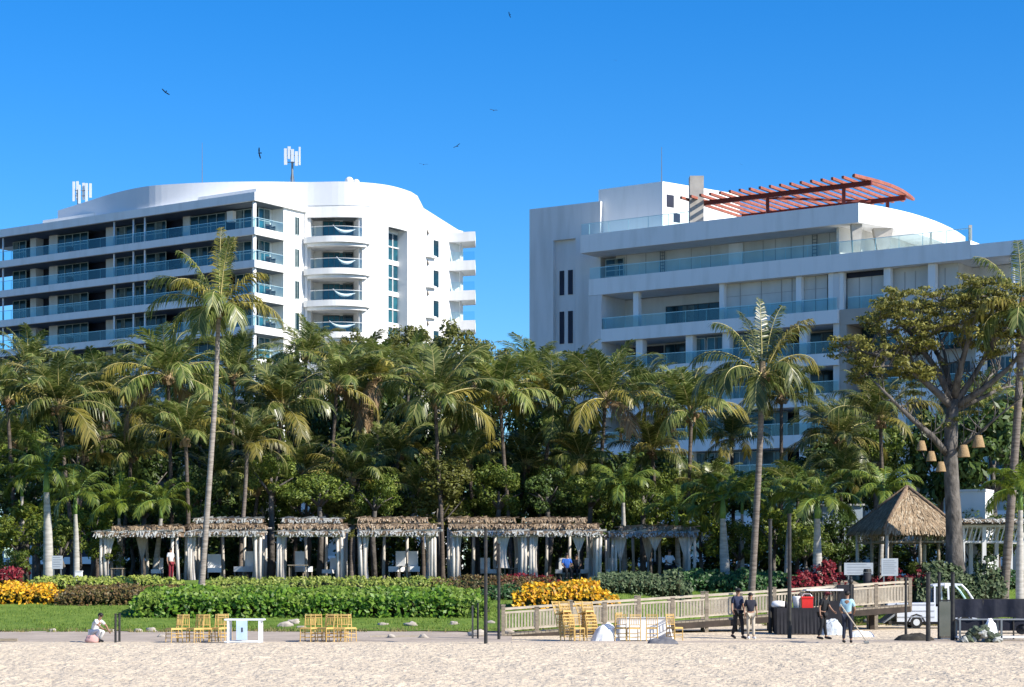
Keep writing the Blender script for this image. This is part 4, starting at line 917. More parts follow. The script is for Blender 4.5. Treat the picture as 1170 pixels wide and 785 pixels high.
def curtain(root, x, y, ztop, zbot, w_, funnel, seed):
    m = MB(); rnd = random.Random(seed); n = 9; rows = 9; vs = []
    for j in range(rows + 1):
        t = j / rows; z = ztop + (zbot - ztop) * t
        ww = w_ * (max(.12, 1 - 1.6 * t) if funnel else (1 - .45 * math.sin(PI * t)))
        for i in range(n + 1): vs.append((x + (i/n - .5) * ww, y + .05 * math.sin(i * 2.3 + seed) * (1 if funnel else .8), z))
    m.add(vs, [(j*(n+1)+i, j*(n+1)+i+1, (j+1)*(n+1)+i+1, (j+1)*(n+1)+i) for j in range(rows) for i in range(n)])
    o = m.build('curtain', curtm, root, smooth=True); return o
ords = ['first','second','third','fourth','fifth','sixth','seventh']
cabs = [(107,208,92,0,'a'),(208,302,92,1,'b'),(312,396,92,1,'b'),(406,503,91.5,1,'c'),(512,606,91.5,1,'c'),(600,692,91.5,1,'c'),(692,800,92.5,0,'a')]
cablab = ['first thatched cabana from the left, with ragged grey roof and funnel shaped curtains','second thatched cabana from the left, crossed by the tallest palm trunk','third thatched cabana from the left, with fringed grey roof edge and thick left curtain','fourth thatched cabana from the left, two upright white loungers showing inside','fifth thatched cabana from the left, behind the two black poles','sixth thatched cabana from the left, above the golden croton bed','rightmost thatched cabana, wide with a low brown roof and funnel curtain']
for ci, (p0, p1, D, two, kd) in enumerate(cabs):
    x0, x1 = X(p0, D), X(p1, D); cx = (x0 + x1) / 2; hw = (x1 - x0) / 2 * .955; t = thing('cabana', cablab[ci], 'cabana', (cx, D, 2.05), 0, 'thatched cabanas in a row'); rnd = random.Random(ci + 5)
    sk = .2 if ci in (3, 4, 5) else -.15 if ci == 0 else .06
    for j, dep in enumerate((0.1, 2.0, 3.7)):
        for i, fx in enumerate((-.9, -.82, .82, .92) if j == 0 else (-.9, .9) if j == 1 else (-.9, -.25, .35, .9)):
            m = MB(); x = fx * hw - sk * dep * .5 + rnd.uniform(-.05,.05); h = 2.12 + (.22 * j if two else .05 * j); m.tube([(x + rnd.uniform(-.05,.05), dep, 0), (x, dep, h*.5), (x + rnd.uniform(-.04,.04), dep, h)], [.085,.075,.07], 7); m.build('post', logm, t, smooth=True)
    for z_, y_, o_ in ((2.08, .05, 0), (2.3, 1.9, 0), (2.5, 3.6, 0)) if two else ((2.08, .05, 0), (2.12, 3.6, 0)):
        m = MB(); m.tube([(-hw, y_, z_), (hw, y_, z_ + rnd.uniform(-.03,.03))], .055, 6); m.build('beam', logm, t)
    m = MB()
    for s in (-1, 1): m.tube([(s*hw*.9, 0, 2.1), (s*hw*.9 - sk*1.8, 3.7, 2.15 if not two else 2.5)], .05, 6)
    m.build('side_beam', logm, t)
    if two:
        thatch_strip(t, -hw + .12, hw - .06, -.25, 2.22, .20, thatchg, ci * 3, dep=1.5)
        thatch_strip(t, -hw + .03 - sk*.6, hw - .03 - sk*.6, 1.3, 2.58, .22, thatch, ci * 3 + 1, dep=1.3)
        thatch_strip(t, -hw + .1 - sk*1.5, hw - .35 - sk*1.5, 2.9, 2.92, .22, thatch if ci > 2 else thatchg, ci * 3 + 2, dep=1.2)
    else:
        thatch_strip(t, -hw, hw*.98, -.25, 2.18, .22, thatchg if ci else thatchg, ci * 3, thick=.22, dep=1.6)
        thatch_strip(t, -hw*.7, hw*1.0, .9, 2.44, .24, thatch, ci * 3 + 1, thick=.22, dep=1.6); thatch_strip(t, -hw*.3 , hw*.8, 2.4, 2.56, .18, thatch, ci * 3 + 2, dep=1.4)
    if kd == 'a':
        curtain(t, -hw*.72, .12, 2.05, 0, .62, True, 1); curtain(t, -hw*.05, 1.6, 2.05, 0, .6, True, 2)
        if ci == 6: curtain(t, hw*.74, .12, 2.05, 0, .75, True, 3); curtain(t, hw*.05, .12, 2.05, .9, .7, True, 5)
    else:
        curtain(t, -hw*.80, .14, 2.02, 0, .34, False, ci); 
        curtain(t, hw*.80, .35, 2.02, .1, .34, False, ci+2); curtain(t, hw*.70, 2.2, 2.1, 0, .3, False, ci+3)
        if ci in (4, 5): curtain(t, hw*.35, .16, 2.02, .6 if ci == 4 else .7, .62, ci == 5, ci+4)
# loungers inside
L0 = thing('sun_lounger', 'x', 'sun lounger', (0,0,0), 0, 'white loungers inside the cabanas')
m = MB(); m.box((-.32,0,.28),(.32,1.3,.50)); m.build('seat', cush, L0)
m = MB(); m.prism([(-.32,1.22),(.32,1.22),(.32,1.34),(-.32,1.34)], .36, 1.15); bo = m.build('backrest', cush, L0); 
for s in (-1, 1):
    for y in (.1, 1.2): m = MB(); m.box((s*.3-.03,y-.03,0),(s*.3+.03,y+.03,.28)); m.build('leg', wood, L0)
ll = [(245,93.2,'left one of two white loungers in the second cabana',0),(272,93.4,'right one of two white loungers in the second cabana',1),(352,93.6,'white lounger with upright back in the middle of the third cabana',1),(373,93.8,'white lounger at the right inside the third cabana',0),
 (449,93.0,'left of two white upright loungers in the fourth cabana',1),(474,93.0,'right of two white upright loungers in the fourth cabana',1),(562,93.4,'white lounger seen between and right of the black poles in the fifth cabana',0),(640,94,'white lounger left of the blue shirted sitter in the sixth cabana',0),(667,94,'white lounger right of the blue shirted sitter in the sixth cabana',0),(698,93.6,'white draped lounger between the sixth and last cabanas',0),(178,93.4,'white lounger beside the standing person in the first cabana',0)]
for i, (px, D, lb, up) in enumerate(ll):
    loc = (X(px, D), D, 2.05 + .12)
    if i == 0: L0.location = loc; L0['label'] = lb; L0.rotation_euler = (0, 0, .15)
    else: dup(L0, loc, random.Random(i).uniform(-.5, .5), lb, (.72, .9, 1.12 if up else .85))
def small_table(px, D, lab, w_=.5, h=.62):
    t = thing('side_table', lab, 'table', (X(px, D), D, 2.05)); m = MB(); m.box((-w_/2,-w_/2,h-.04),(w_/2,w_/2,h)); m.build('table_top', wood, t)
    for a in (-1, 1):
        for b in (-1, 1): m = MB(); m.box((a*w_*.42-.025, b*w_*.42-.025, 0), (a*w_*.42+.025, b*w_*.42+.025, h-.04)); m.build('leg', wood, t)
small_table(341, 92.6, 'small brown side table in the third cabana', .9, .75); small_table(461, 92.4, 'small wooden table between the two upright loungers', .4, .7); small_table(585, 93, 'low wooden table in the fifth cabana', .8, .6); small_table(135, 92.8, 'low wooden table in the first cabana', .6, .6)
# ------------------------------------------------------------------ gazebo
def gazebo():
    D = 88; zb = 2.05; cx = X(1047, D); t = thing('gazebo', 'thatched gazebo with a broad hipped shaggy palm roof left of the spreading tree', 'gazebo', (cx, D + 2, zb))
    ze, za = Z(606, D) - zb, Z(557, D + 1) - zb
    C = [Vector((-1.5,-2.3,ze)), Vector((2.0,-1.8,ze)), Vector((1.4,2.4,ze)), Vector((-2.3,1.9,ze+.05))]; ap = [Vector((-.1,.0,za)), Vector((.12,.1,za))]
    m = MB(); m.mi = 1; A_ = Vector((0,0,za-.03)); m.add([c * .98 + Vector((0,0,-.0)) for c in C] + [A_], [(0,1,4),(1,2,4),(2,3,4),(3,0,4),(3,2,1,0)])
    m.mi = 0; rnd = random.Random(3)
    for k in range(4):
        a, b = C[k], C[(k+1)%4]; e = (b - a).normalized(); mid = (a + b) / 2; dn = (mid - A_).normalized(); nn = e.cross(dn); nn = nn if nn.z > 0 else -nn
        for i in range(2600):
            u, f = rnd.random(), 1 - rnd.random() ** .5; base = a.lerp(b, u).lerp(A_, f); d = ((a.lerp(b, u)) - A_).normalized(); L = rnd.uniform(.16,.36); w_ = rnd.uniform(.015,.04)
            q = base + nn * (.03 + rnd.uniform(0,.08)) - d * L * .3; g = q + d * L + Vector((rnd.uniform(-.04,.04), 0, -rnd.uniform(.0,.08) - (.1 if f < .03 else 0)))
            m.add([q - e*w_, q + e*w_, g + e*w_*.8, g - e*w_*.8], [(0,1,2,3)])
    m.build('thatched_roof', [thatch, thatchc], t)
    for k in range(4): m = MB(); m.tube([A_ + Vector((0,0,.12)), C[k].lerp(A_, .5) + Vector((0,0,.13)), C[k] + Vector((0,0,.08))], [.09,.085,.07], 6); m.build('hip_ridge', thatchc, t, smooth=True)
    P4 = [c * .86 for c in C]; pts = []
    for k in range(4): pts += [P4[k], (P4[k] + P4[(k+1)%4]) / 2]
    for k in range(8):
        p, q = Vector((pts[k].x, pts[k].y, 0)), Vector((pts[(k+1)%8].x, pts[(k+1)%8].y, 0)); m = MB(); m.tube([p, p + Vector((0,0,ze+.1))], .08, 8); m.build('post', logm if k % 2 == 0 else wood, t, smooth=True)
        m = MB(); m.bar(p + Vector((0,0,ze-.08)), q + Vector((0,0,ze-.08)), .07); m.bar(p + Vector((0,0,ze-.5)), q + Vector((0,0,ze-.5)), .07)
        for j in range(9): m.bar(p.lerp(q, j/9) + Vector((0,0,ze-.48)), p.lerp(q, (j+1)/9) + Vector((0,0,ze-.1)), .03)
        m.build('lattice', wood, t)
gazebo()
# white lattice pergola and pavilion at right
def lattice_pergola():
    D = 90; a, b = X(1096, D), X(1190, D); t = thing('lattice_pergola', 'grey white pergola with diagonal lattice behind the spreading tree', 'pergola', (a, D, 2.05)); L = b - a
    z1 = Z(601, D) - 2.05; z0 = Z(619, D) - 2.05
    for y in (0, 2.6):
        m = MB(); m.bar((0,y,z1),(L,y,z1),.1,.12); m.bar((0,y,z0),(L,y,z0),.1,.08); n = 18
        for i in range(n): m.bar((L*i/n, y, z0), (L*(i+1)/n, y, z1), .05)
        m.build('lattice', white2, t)
    for x in (.15, L*.3, L*.62, L*.95):
        for y in (0, 2.6): m = MB(); m.box((x-.09, y-.09, 0), (x+.09, y+.09, z1)); m.build('post', white2, t)
    m = MB(); m.box((-.4,-.5,z1+.08),(L+.2,3.1,z1+.2)); m.build('roof', woodd, t)
    thatch_strip(t, -.4, L+.2, -.6, z1+.22, .14, thatchg, 77, dep=3.4)
    D2 = 97; t = thing('pavilion', 'small white flat pavilion visible behind the lattice pergola', 'building', (X(1120, D2), D2, 2.05)); za, zb = Z(589, D2) - 2.05, Z(562, D2) - 2.05
    m = MB(); w_ = 20 * D2 / F; p = [(-w_*1.1,.2),(w_*.15,-.5),(w_*1.0,.9),(w_*.8,3),(-w_,3)]
    m.prism(p, 0, zb); m.build('wall', white, t); m = MB(); m.prism([(a*1.04, b*1.04 - .05) for a, b in p], zb, zb + .12); m.build('roof', white2, t)
    D2 = 101; t = thing('pavilion', 'pale blue grey wall of a low building left of the gazebo roof', 'building', (X(962, D2), D2, 2.05)); m = MB(); w_ = 22 * D2 / F
    m.prism([(-w_,0),(w_,-.4),(w_,3),(-w_,3)], 0, Z(578, D2) - 2.05); m.build('wall', M('pale_blue_render', (.48,.58,.68), (.42,.52,.62), 1), t)
    m = MB(); m.prism([(-w_-.1,-.1),(w_+.1,-.5),(w_+.1,3.1),(-w_-.1,3.1)], Z(578, D2) - 2.05, Z(576, D2) - 2.05); m.build('roof', white2, t)
lattice_pergola()
# ------------------------------------------------------------------ boardwalk
def boardwalk():
    K = [(575, 724.5, 70.5), (690, 716, 71.5), (815, 707.5, 73), (930, 699, 74.5), (1040, 691, 76)]
    def P(px):
        for (a, ya, da), (b, yb, db) in zip(K, K[1:]):
            if a <= px <= b: t = (px - a) / (b - a); y = ya + (yb-ya)*t; D = da + (db-da)*t; return at(px, y, D)
    a0 = P(575); t = thing('boardwalk', 'long weathered timber boardwalk ramp with slatted railings rising to the right', 'boardwalk', (a0.x, a0.y, 0))
    W = Vector((0, 1.7, 0)); n = 24; ps = [P(575 + 465 * i / n) for i in range(n + 1)]
    m = MB()
    for i in range(n):
        a, b = ps[i], ps[i+1]; L = 4
        for j in range(L):
            p, q = a.lerp(b, j/L + .01), a.lerp(b, (j+1)/L - .01); dz = Vector((0,0,-.06)); m.add([p, q, q+W, p+W, p+dz, q+dz, q+W+dz, p+W+dz], [(0,1,2,3),(7,6,5,4),(0,4,5,1),(1,5,6,2),(2,6,7,3),(3,7,4,0)])
    m.build('deck', wood, t, True)
    for o in (Vector((0,-.03,-.17)), W + Vector((0,.03,-.17))):
        m = MB(); [m.bar(ps[i] + o, ps[i+1] + o, .07, .22) for i in range(n)]; m.build('joist', woodd, t, True)
    for side, o in ((0, Vector((0,.04,0))), (1, W - Vector((0,.04,0)))):
        for h, w_ in ((.88,.075),(.74,.055),(.14,.055)):
            m = MB(); [m.bar(ps[i] + o + Vector((0,0,h)), ps[i+1] + o + Vector((0,0,h)), w_, w_*.9) for i in range(n)]; m.build('rail', woodp, t, True)
        m = MB(); nb = 130
        for i in range(nb):
            f = i / nb * n; j = int(f); p = ps[j].lerp(ps[j+1], f - j) + o; m.bar(p + Vector((0,0,.13)), p + Vector((0,0,.74)), .055, .03)
        m.build('baluster_panel', woodp, t, True)
        for i in range(0, n + 1, 2):
            p = ps[i] + o; m = MB(); g = (min(gz(p.x, p.y), p.z) - .1) if i < n else p.z - .25; m.box((p.x-.065, p.y-.065, g), (p.x+.065, p.y+.065, p.z + (1.0 if i % 4 == 0 else .86))); m.box((p.x-.08,p.y-.08,p.z + (1.0 if i % 4 == 0 else .86)),(p.x+.08,p.y+.08,p.z + (1.03 if i % 4 == 0 else .89))); m.build('post', wood, t, True)
    e = ps[-1]; m = MB()                     # landing that turns back to the terrace
    e = e + Vector((-1.7, 1.72, 0)); m.add([e, e + Vector((1.6,0,0)), Vector((e.x+1.6, 88, 2.06)), Vector((e.x, 88, 2.06)), e - Vector((0,0,.08)), e + Vector((1.6,0,-.08)), Vector((e.x+1.6, 88, 1.98)), Vector((e.x, 88, 1.98))], [(0,1,2,3),(7,6,5,4),(0,4,5,1),(1,5,6,2),(2,6,7,3),(3,7,4,0)])
    m.build('landing', wood, t, True)
    for px in (940, 1000): p = P(px); m = MB(); m.box((p.x-.12, p.y+.4, gz(p.x,p.y)-.1), (p.x+.12, p.y+.64, p.z-.1)); m.build('pier', woodd, t, True)
boardwalk()
# ------------------------------------------------------------------ poles
def pole(px, ytop, ybot, w_, label, D=None, mat=None, top=None, group=None):
    D = D or ground_at(px, ybot); b = at(px, ybot, D); g = gz(b.x, D); h = Z(ytop, D) - g; m = MB(); r_ = w_ * D / F / 2
    m.tube([(0,0,-.15),(0,0,h*.5),(0,0,h)], [r_*1.05, r_, r_*.95], 10); m.tube([(0,0,h),(0,0,h+.03)], r_*1.25, 10)
    o = m.build('post', mat or blackp, smooth=False); o.location = (b.x, D, g); tag(o, label, 'post', group); return o
pole(555, 605, 735, 4.2, 'taller and nearer black pole of the pair standing left of the boardwalk', 65.2)
pole(570, 622, 730, 3.6, 'shorter black pole standing at the left end of the boardwalk railing', 68.5)
pole(880, 594, 722, 4.4, 'dark pole standing left of the black draped bar', 72.5)
pole(902, 588, 727, 4.6, 'dark pole standing in front of the black draped bar', 69.5)
pole(132, 702, 734, 2.6, 'left one of two short thin posts near the crouching person', 66)
pole(136.5, 702, 733, 2.6, 'right one of two short thin posts near the crouching person', 67)
pole(540, 693, 727, 2.2, 'short rusty stake left of the black poles', 69, wood); pole(546, 690, 727, 2.2, 'short dark stake right beside the rusty stake', 69)
pole(1035, 660, 730, 3.0, 'thin black post left of the white utility vehicle rear wheel', 67.5)
pole(1060.5, 655, 732, 5.2, 'thick dark post in front of the white utility vehicle', 66.5)
pole(1073, 655, 728, 3.6, 'slim dark post at the left edge of the grey screen panel', 69.2)
pole(1088.5, 655, 730, 4.8, 'black post at the right edge of the grey screen panel', 67.6)
pole(972, 668, 724, 3.8, 'dark lamp post beside the man in the light blue shirt', 72.6)
m = MB(); m.ball((0,0,.08), .1, 8, 6); m.ball((0,0,.2), .06, 8, 5); o = m.build('lamp_head', blackp); o.location = (X(972,72.6), 72.6, Z(666, 72.6)-.02); o.parent = None
tag(o, 'small round black lamp on top of the post behind the blue shirted man', 'lamp')
# ------------------------------------------------------------------ chairs and tables on the sand
C0 = thing('banquet_chair', 'x', 'chair', (0,0,0), 0, 'gold bamboo style chairs on the sand')
def rd(m, a, b, r_=.014): m.tube([a, b], r_, 6)
m = MB(); m.box((-.2,-.2,.42),(.2,.2,.455)); m.box((-.185,-.185,.455),(.185,.185,.475)); m.build('seat', gold, C0)
for x, y in ((-.185,-.185),(.185,-.185)): m = MB(); rd(m, (x*1.02,y*1.05,0), (x,y,.42), .016); m.build('leg', gold, C0)
for x in (-.185,.185): m = MB(); m.tube([(x*1.02,.23,0),(x,.19,.44),(x*.97,.25,.92)], .017, 6); m.build('leg', gold, C0)
m = MB()
for z_ in (.56,.80,.86,.90): rd(m, (-.18,.19+(z_-.44)*.12,z_), (.18,.19+(z_-.44)*.12,z_), .013)
for i in range(5): x = -.12 + i*.06; rd(m, (x,.205,.56), (x,.237,.80), .010)
m.build('backrest', gold, C0)
m = MB()
for z_ in (.14,.26):
    rd(m,(-.185,-.19,z_),(.185,-.19,z_),.010); rd(m,(-.185,.21,z_),(.185,.21,z_),.010); rd(m,(-.185,-.19,z_+.03),(-.185,.21,z_+.03),.010); rd(m,(.185,-.19,z_+.03),(.185,.21,z_+.03),.010)
m.build('stretcher', gold, C0)
first = [True]
def chair(px, py, rz, lb, dz=0, tilt=0, D=None, dx=0, dy=0):
    D = D or 66.0; loc = Vector((X(px, D) + dx, D + dy, gz(0, D) + dz + .0))
    if first[0]: first[0] = False; C0.location = loc; C0.rotation_euler = (tilt,0,rz); C0['label'] = lb; return
    dup(C0, loc, 0, lb, 1.0, (tilt, 0, rz))
lf = 'left group of gold chairs on the sand'
for px, D, rz, lb in [(198.5,66,-.9,'first gold chair from the left in the row beside the white table'),(210,66.4,.2,'second gold chair from the left in the row beside the white table'),(222.5,66,-.7,'third gold chair from the left in the row beside the white table'),(234.5,66.4,.3,'fourth gold chair from the left in the row beside the white table'),(247.5,66.6,-.4,'fifth gold chair from the left, close to the white table'),(257,67.4,.4,'sixth gold chair from the left, behind the white table end'),
    (351.5,66.8,-.3,'leftmost gold chair of the middle cluster'),(362,67.1,.2,'second gold chair of the middle cluster'),(372,66.8,-.6,'third gold chair of the middle cluster'),(381,67.2,.3,'fourth gold chair of the middle cluster'),(389.5,66.8,-.2,'fifth gold chair of the middle cluster'),(398.5,67.1,.5,'rightmost gold chair of the middle cluster'),
    (709,67.2,3.1,'pale gold chair before the left end of the cloth covered table'),(724,67.0,3.3,'pale gold chair before the middle of the cloth covered table'),(745,67.1,3.05,'pale gold chair before the right of the cloth covered table'),(771,67.4,.7,'gold chair standing alone at the right end of the cloth covered table'),(700,68.9,-2.2,'gold chair behind the left end of the cloth covered table'),
    (659.5,66.9,.35,'single gold chair in front of the left chair stack')]:
    chair(px, 0, rz, lb, 0, 0, D)
for sx, D, rz, n, nm in ((649,67.6,.3,6,'left'),(675,67.6,.25,6,'right')):
    for k in range(n):
        chair(sx, 0, rz if k < n-1 else rz + .5, '%s gold chair in the %s chair stack before the boardwalk' % (['bottom','second lowest','third lowest','fourth lowest','fifth lowest','topmost tilted'][k], nm), k * .105, 0 if k < n-1 else -.28, D, dx=-.015*k, dy=.02*k)
t = thing('white_table', 'low white framed table with a pale blue panel, right of the gold chair row', 'table', (X(280,65.6), 65.6, 0)); w_ = 22*65.6/F
m = MB(); m.box((-w_,-.35,.74),(w_,.35,.79)); m.build('table_top', tablew, t)
for s in (-1, 1):
    for y in (-.3, .3): m = MB(); m.box((s*(w_-.12)-.035,y-.035,0),(s*(w_-.12)+.035,y+.035,.74)); m.build('leg', tablew, t)
m = MB(); m.box((-w_*1.0,-.33,.02),(w_*.85,-.27,.07)); m.box((-w_*1.0,.27,.02),(w_*.85,.33,.07)); m.build('foot_rail', tablew, t)
m = MB(); m.box((-.24,-.36,.1),(.12,-.33,.74)); pn = m.build('panel', tableb, t); m = MB(); m.ball((-.05,-.365,.47),.03,6,4,(1,.3,1.6)); m.box((-.075,-.368,.36),(-.025,-.361,.44)); m.build('printed_mark', inkm, pn)
def cloth_table():
    D = 68.2; cx = X(735, D); t = thing('cloth_table', 'long banquet table under a floor length white cloth with gold chairs before it', 'table', (cx, D, gz(0, D))); hw = 29*D/F; n = 60; h = .76; vs = []; rows = 6
    m = MB(); m.box((-hw,-.4,h-.03),(hw,.4,h)); m.build('table_top', clothw, t)
    m = MB(); per = []
    for i in range(n):
        a = i / n * 4; s = int(a); f = a - s; c = [(-1,-1),(1,-1),(1,1),(-1,1)]; p, q = c[s], c[(s+1)%4]; per.append(((p[0]+(q[0]-p[0])*f)*(hw+.01), (p[1]+(q[1]-p[1])*f)*.41))
    for j in range(rows + 1):
        k = j / rows
        for i, (x, y) in enumerate(per): o = 1 + k * (.05 + .035 * math.sin(i * 2.4)); vs.append((x * (1 + (o-1)*.5) + (.12*k*k if x > hw*.95 else 0), y * (o + .1*k), (h + .004) * (1 - k) + .01))
    m.add(vs, [(j*n+i, j*n+(i+1)%n, (j+1)*n+(i+1)%n, (j+1)*n+i) for j in range(rows) for i in range(n)] + [tuple(range(n))]); m.build('draped_cloth', clothw, t, smooth=True)
cloth_table()
def blob(name, cat, px, D, size, mat, label, seed=1, z=None, n=12, rough=.35, group=None, parent=None):
    m = MB(); m.ball((0,0,0), 1, n, 8); rnd = random.Random(seed); vs = []
    for v in m.v:
        p = Vector(v); k = 1 + rough * noise.noise(p * 1.6 + Vector((seed*3.1, 0, 0))) * 1.6; p = p * k; vs.append((p.x*size[0], p.y*size[1], max(p.z, -.35)*size[2]))
    m.v = vs; o = m.build(name, mat, smooth=True); o.location = (X(px, D), D, (gz(X(px,D), D) if z is None else z) + size[2]*.3); tag(o, label, cat, group); return o
def heap(name, cat, px, D, w_, h, mat, label, seed, z=None, dx=0):
    """crumpled cloth or bag: a folded sheet over a lumpy form"""
    m = MB(); n = 22; rnd = random.Random(seed); vs = []
    for j in range(n + 1):
        for i in range(n + 1):
            a, b = i/n*2-1, j/n*2-1; r_ = min(1, math.hypot(a, b)); e = (1 - r_**2.2)
            z_ = h * math.sqrt(max(e,0)) * (.8 + .35 * noise.noise(Vector((a*1.7+seed, b*1.7, 0)))) + .12 * h * noise.noise(Vector((a*5, b*5, seed)))
            vs.append((a*w_/2*(1+.1*noise.noise(Vector((a,b,seed)))), b*w_*.35, max(z_, 0) + (.0 if r_ < 1 else -.02)))
    m.add(vs, [(j*(n+1)+i, j*(n+1)+i+1, (j+1)*(n+1)+i+1, (j+1)*(n+1)+i) for j in range(n) for i in range(n)])
    o = m.build(name, mat, smooth=True); x = X(px, D) + dx; o.location = (x, D, (gz(x, D) if z is None else z)); tag(o, label, cat); return o
heap('folded_cloth', 'cloth', 692, 67.3, 1.0, .62, clothw, 'white cloth slumped between the right chair stack and the table', 3)
heap('tarp_bundle', 'tarp', 757, 65, 1.0, .22, M('grey_tarp', (.16,.16,.17), (.10,.10,.11), 4), 'dark grey bundle lying on the sand before the cloth table', 5)
for i, (px, py, s, lb) in enumerate([(60,722,.16,'small pale rock on the grass edge at the left'),(127,722,.13,'small pale rock right of the crouching person'),(158,722,.18,'pale rock between the short posts and the gold chairs'),(173,722,.22,'wide flat pale rock before the first gold chair'),(184,728,.14,'small pale rock beside the first gold chair'),
   (326,717,.30,'large whitish rock lying left of the middle chair cluster'),(336,713,.24,'upper rock of the pale pair left of the middle chair cluster'),(344,719,.2,'small rock at the right of the pale pair'),(437,715,.18,'small pale rock right of the middle chair cluster'),(470,716,.24,'flat pale rock halfway between chairs and black poles'),(447,729,.16,'dark little rock on the packed sand'),(484,729,.18,'pale rock on the packed sand beside a plank'),(519,714,.2,'pale rock below the end of the green hedge'),(560,713,.18,'pale rock behind the black poles'),(545,727,.3,'rock at the foot of the two short stakes'),(581,724,.22,'rock at the first boardwalk post'),(622,724,.2,'rock before the boardwalk left of the chair stacks'),(803,716,.24,'rock beneath the middle of the boardwalk'),(993,712,.25,'rock beneath the boardwalk left of the vehicle')]):
    D = ground_at(px, py); blob('rock', 'rock', px, D, (s*1.0, s*.8, s*.55), rockm, lb, i + 1, None, 10, .4, 'rocks along the lawn edge')
m = MB(); m.box((-1,-.06,0),(1,.06,.05)); o = m.build('plank', woodp); o.location = (X(455,70), 70, gz(0,70)+.01); o.rotation_euler=(0,0,.05); tag(o, 'long pale plank lying on the packed sand', 'plank')
m = MB(); m.box((-.35,-.06,0),(.35,.06,.09)); m.tube([(-.42,0,.06),(-.36,0,.06)],.06,8); o = m.build('driftwood', wood); o.location = (X(8,67), 67, gz(0,67)+.01); tag(o, 'short piece of driftwood at the left edge of the sand', 'wood')
# ------------------------------------------------------------------ bar, cooler, cart
def bar():
    D = 71.8; x0, x1 = X(886, D), X(937, D); t = thing('draped_bar', 'long bar table under a black floor length cloth behind the dark pole', 'table', ((x0+x1)/2, D, gz(10, D))); hw = (x1-x0)/2; h = Z(694.5, D) - gz(10, D)
    m = MB(); m.box((-hw,-.35,h-.03),(hw,.4,h)); m.build('table_top', black, t); m = MB(); n = 40; vs = []
    for j in range(2):
        for i in range(n+1): x = -hw + 2*hw*i/n; vs.append((x*(1+.02*j), -.37 - .012*math.sin(i*1.9)*j, h+.003 if j == 0 else .01))
    m.add(vs, [(i,i+1,n+2+i,n+1+i) for i in range(n)]); m.box((-hw*1.01,-.33,.01),(-hw*1.01+.03,.38,h)); m.box((hw*1.0,-.33,.01),(hw*1.0+.03,.38,h)); m.build('draped_cloth', black, t)
    z = gz(10, D) + h
    t = thing('cooler', 'red plastic cooler standing on the black draped bar', 'cooler', (X(922,D), D, z)); m = MB(); a = 6.3*D/F; m.prism([(-a,-.16),(a,-.16),(a,.16),(-a,.16)], 0, .34); m.build('body', redc, t); m = MB(); m.box((-a*1.05,-.18,.343),(a*1.05,.18,.41)); m.build('lid', redc, t); m = MB(); m.tube([(-a*.9,0,.41),(-a*.6,0,.5),(a*.6,0,.5),(a*.9,0,.41)], .015, 6); m.build('handle', metalw, t)
    t = thing('ice_bucket', 'white round bucket left of the red cooler', 'bucket', (X(910,D), D, z)); m = MB(); m.tube([(0,0,0),(0,0,.36),(0,0,.38)], [.11,.14,.145], 14); m.build('body', clothw, t, smooth=True); m = MB(); m.tube([(0,0,.383),(0,0,.42)], [.15,.13], 14); m.build('lid', clothw, t)
    for i, px in enumerate((898, 903)): m = MB(); m.tube([(0,0,0),(0,0,.2),(0,0,.26),(0,0,.34)], [.045,.045,.018,.018], 8); o = m.build('bottle', black, smooth=True); o.location = (X(px,D), D+.1*i, z); tag(o, ['dark bottle on the bar nearest its left end','dark bottle on the bar beside the white bucket'][i], 'bottle')
    D = 72.6; t = thing('service_bin', 'black bin with a bulging white liner at the left end of the bar', 'bin', (X(889,D), D, gz(10,D))); m = MB(); m.tube([(0,0,.02),(0,0,.95)],[.2,.27],12); m.build('body', black, t); m = MB(); m.tube([(0,0,.93),(0,0,1.0),(0,0,1.12),(0,0,1.16)],[.29,.32,.28,.1],12); m.build('liner', clothw, t, smooth=True)
    D = 74.2; t = thing('service_cart', 'small dark cart under a flat white roof behind the bar and guards', 'cart', (X(940,D), D, gz(11,D))); a = 20*D/F; zr = Z(675, D) - gz(11, D)
    m = MB(); m.box((-a*1.05,-.55,zr),(a*1.05,.55,zr+.07)); m.build('roof', clothw, t); m = MB(); m.box((-a,-.5,.25),(a,.5,.75)); m.box((a*.2,-.5,.75),(a,.5,1.1)); m.build('body', black, t)
    for s in (-1, 1):
        for y in (-.45,.45): m = MB(); m.bar((s*a*.9,y,.7),(s*a*.85,y,zr),.05); m.build('roof_post', blackp, t); m = MB(); m.tube([(s*a*.7,y-.06,.22),(s*a*.7,y+.06,.22)],.22,14); m.build('wheel', tyre, t)
    D = 74.8; t = thing('dark_screen', 'tall black screen box standing behind the man in light blue', 'screen', (X(966,D), D, gz(12,D))); m = MB(); m.box((-.3,-.1,.1),(.3,.1,Z(668,D)-gz(12,D))); m.build('panel', black, t)
    for s in (-1,1): m = MB(); m.box((s*.28-.03,-.25,0),(s*.28+.03,.25,.1)); m.build('foot', blackp, t)
bar()
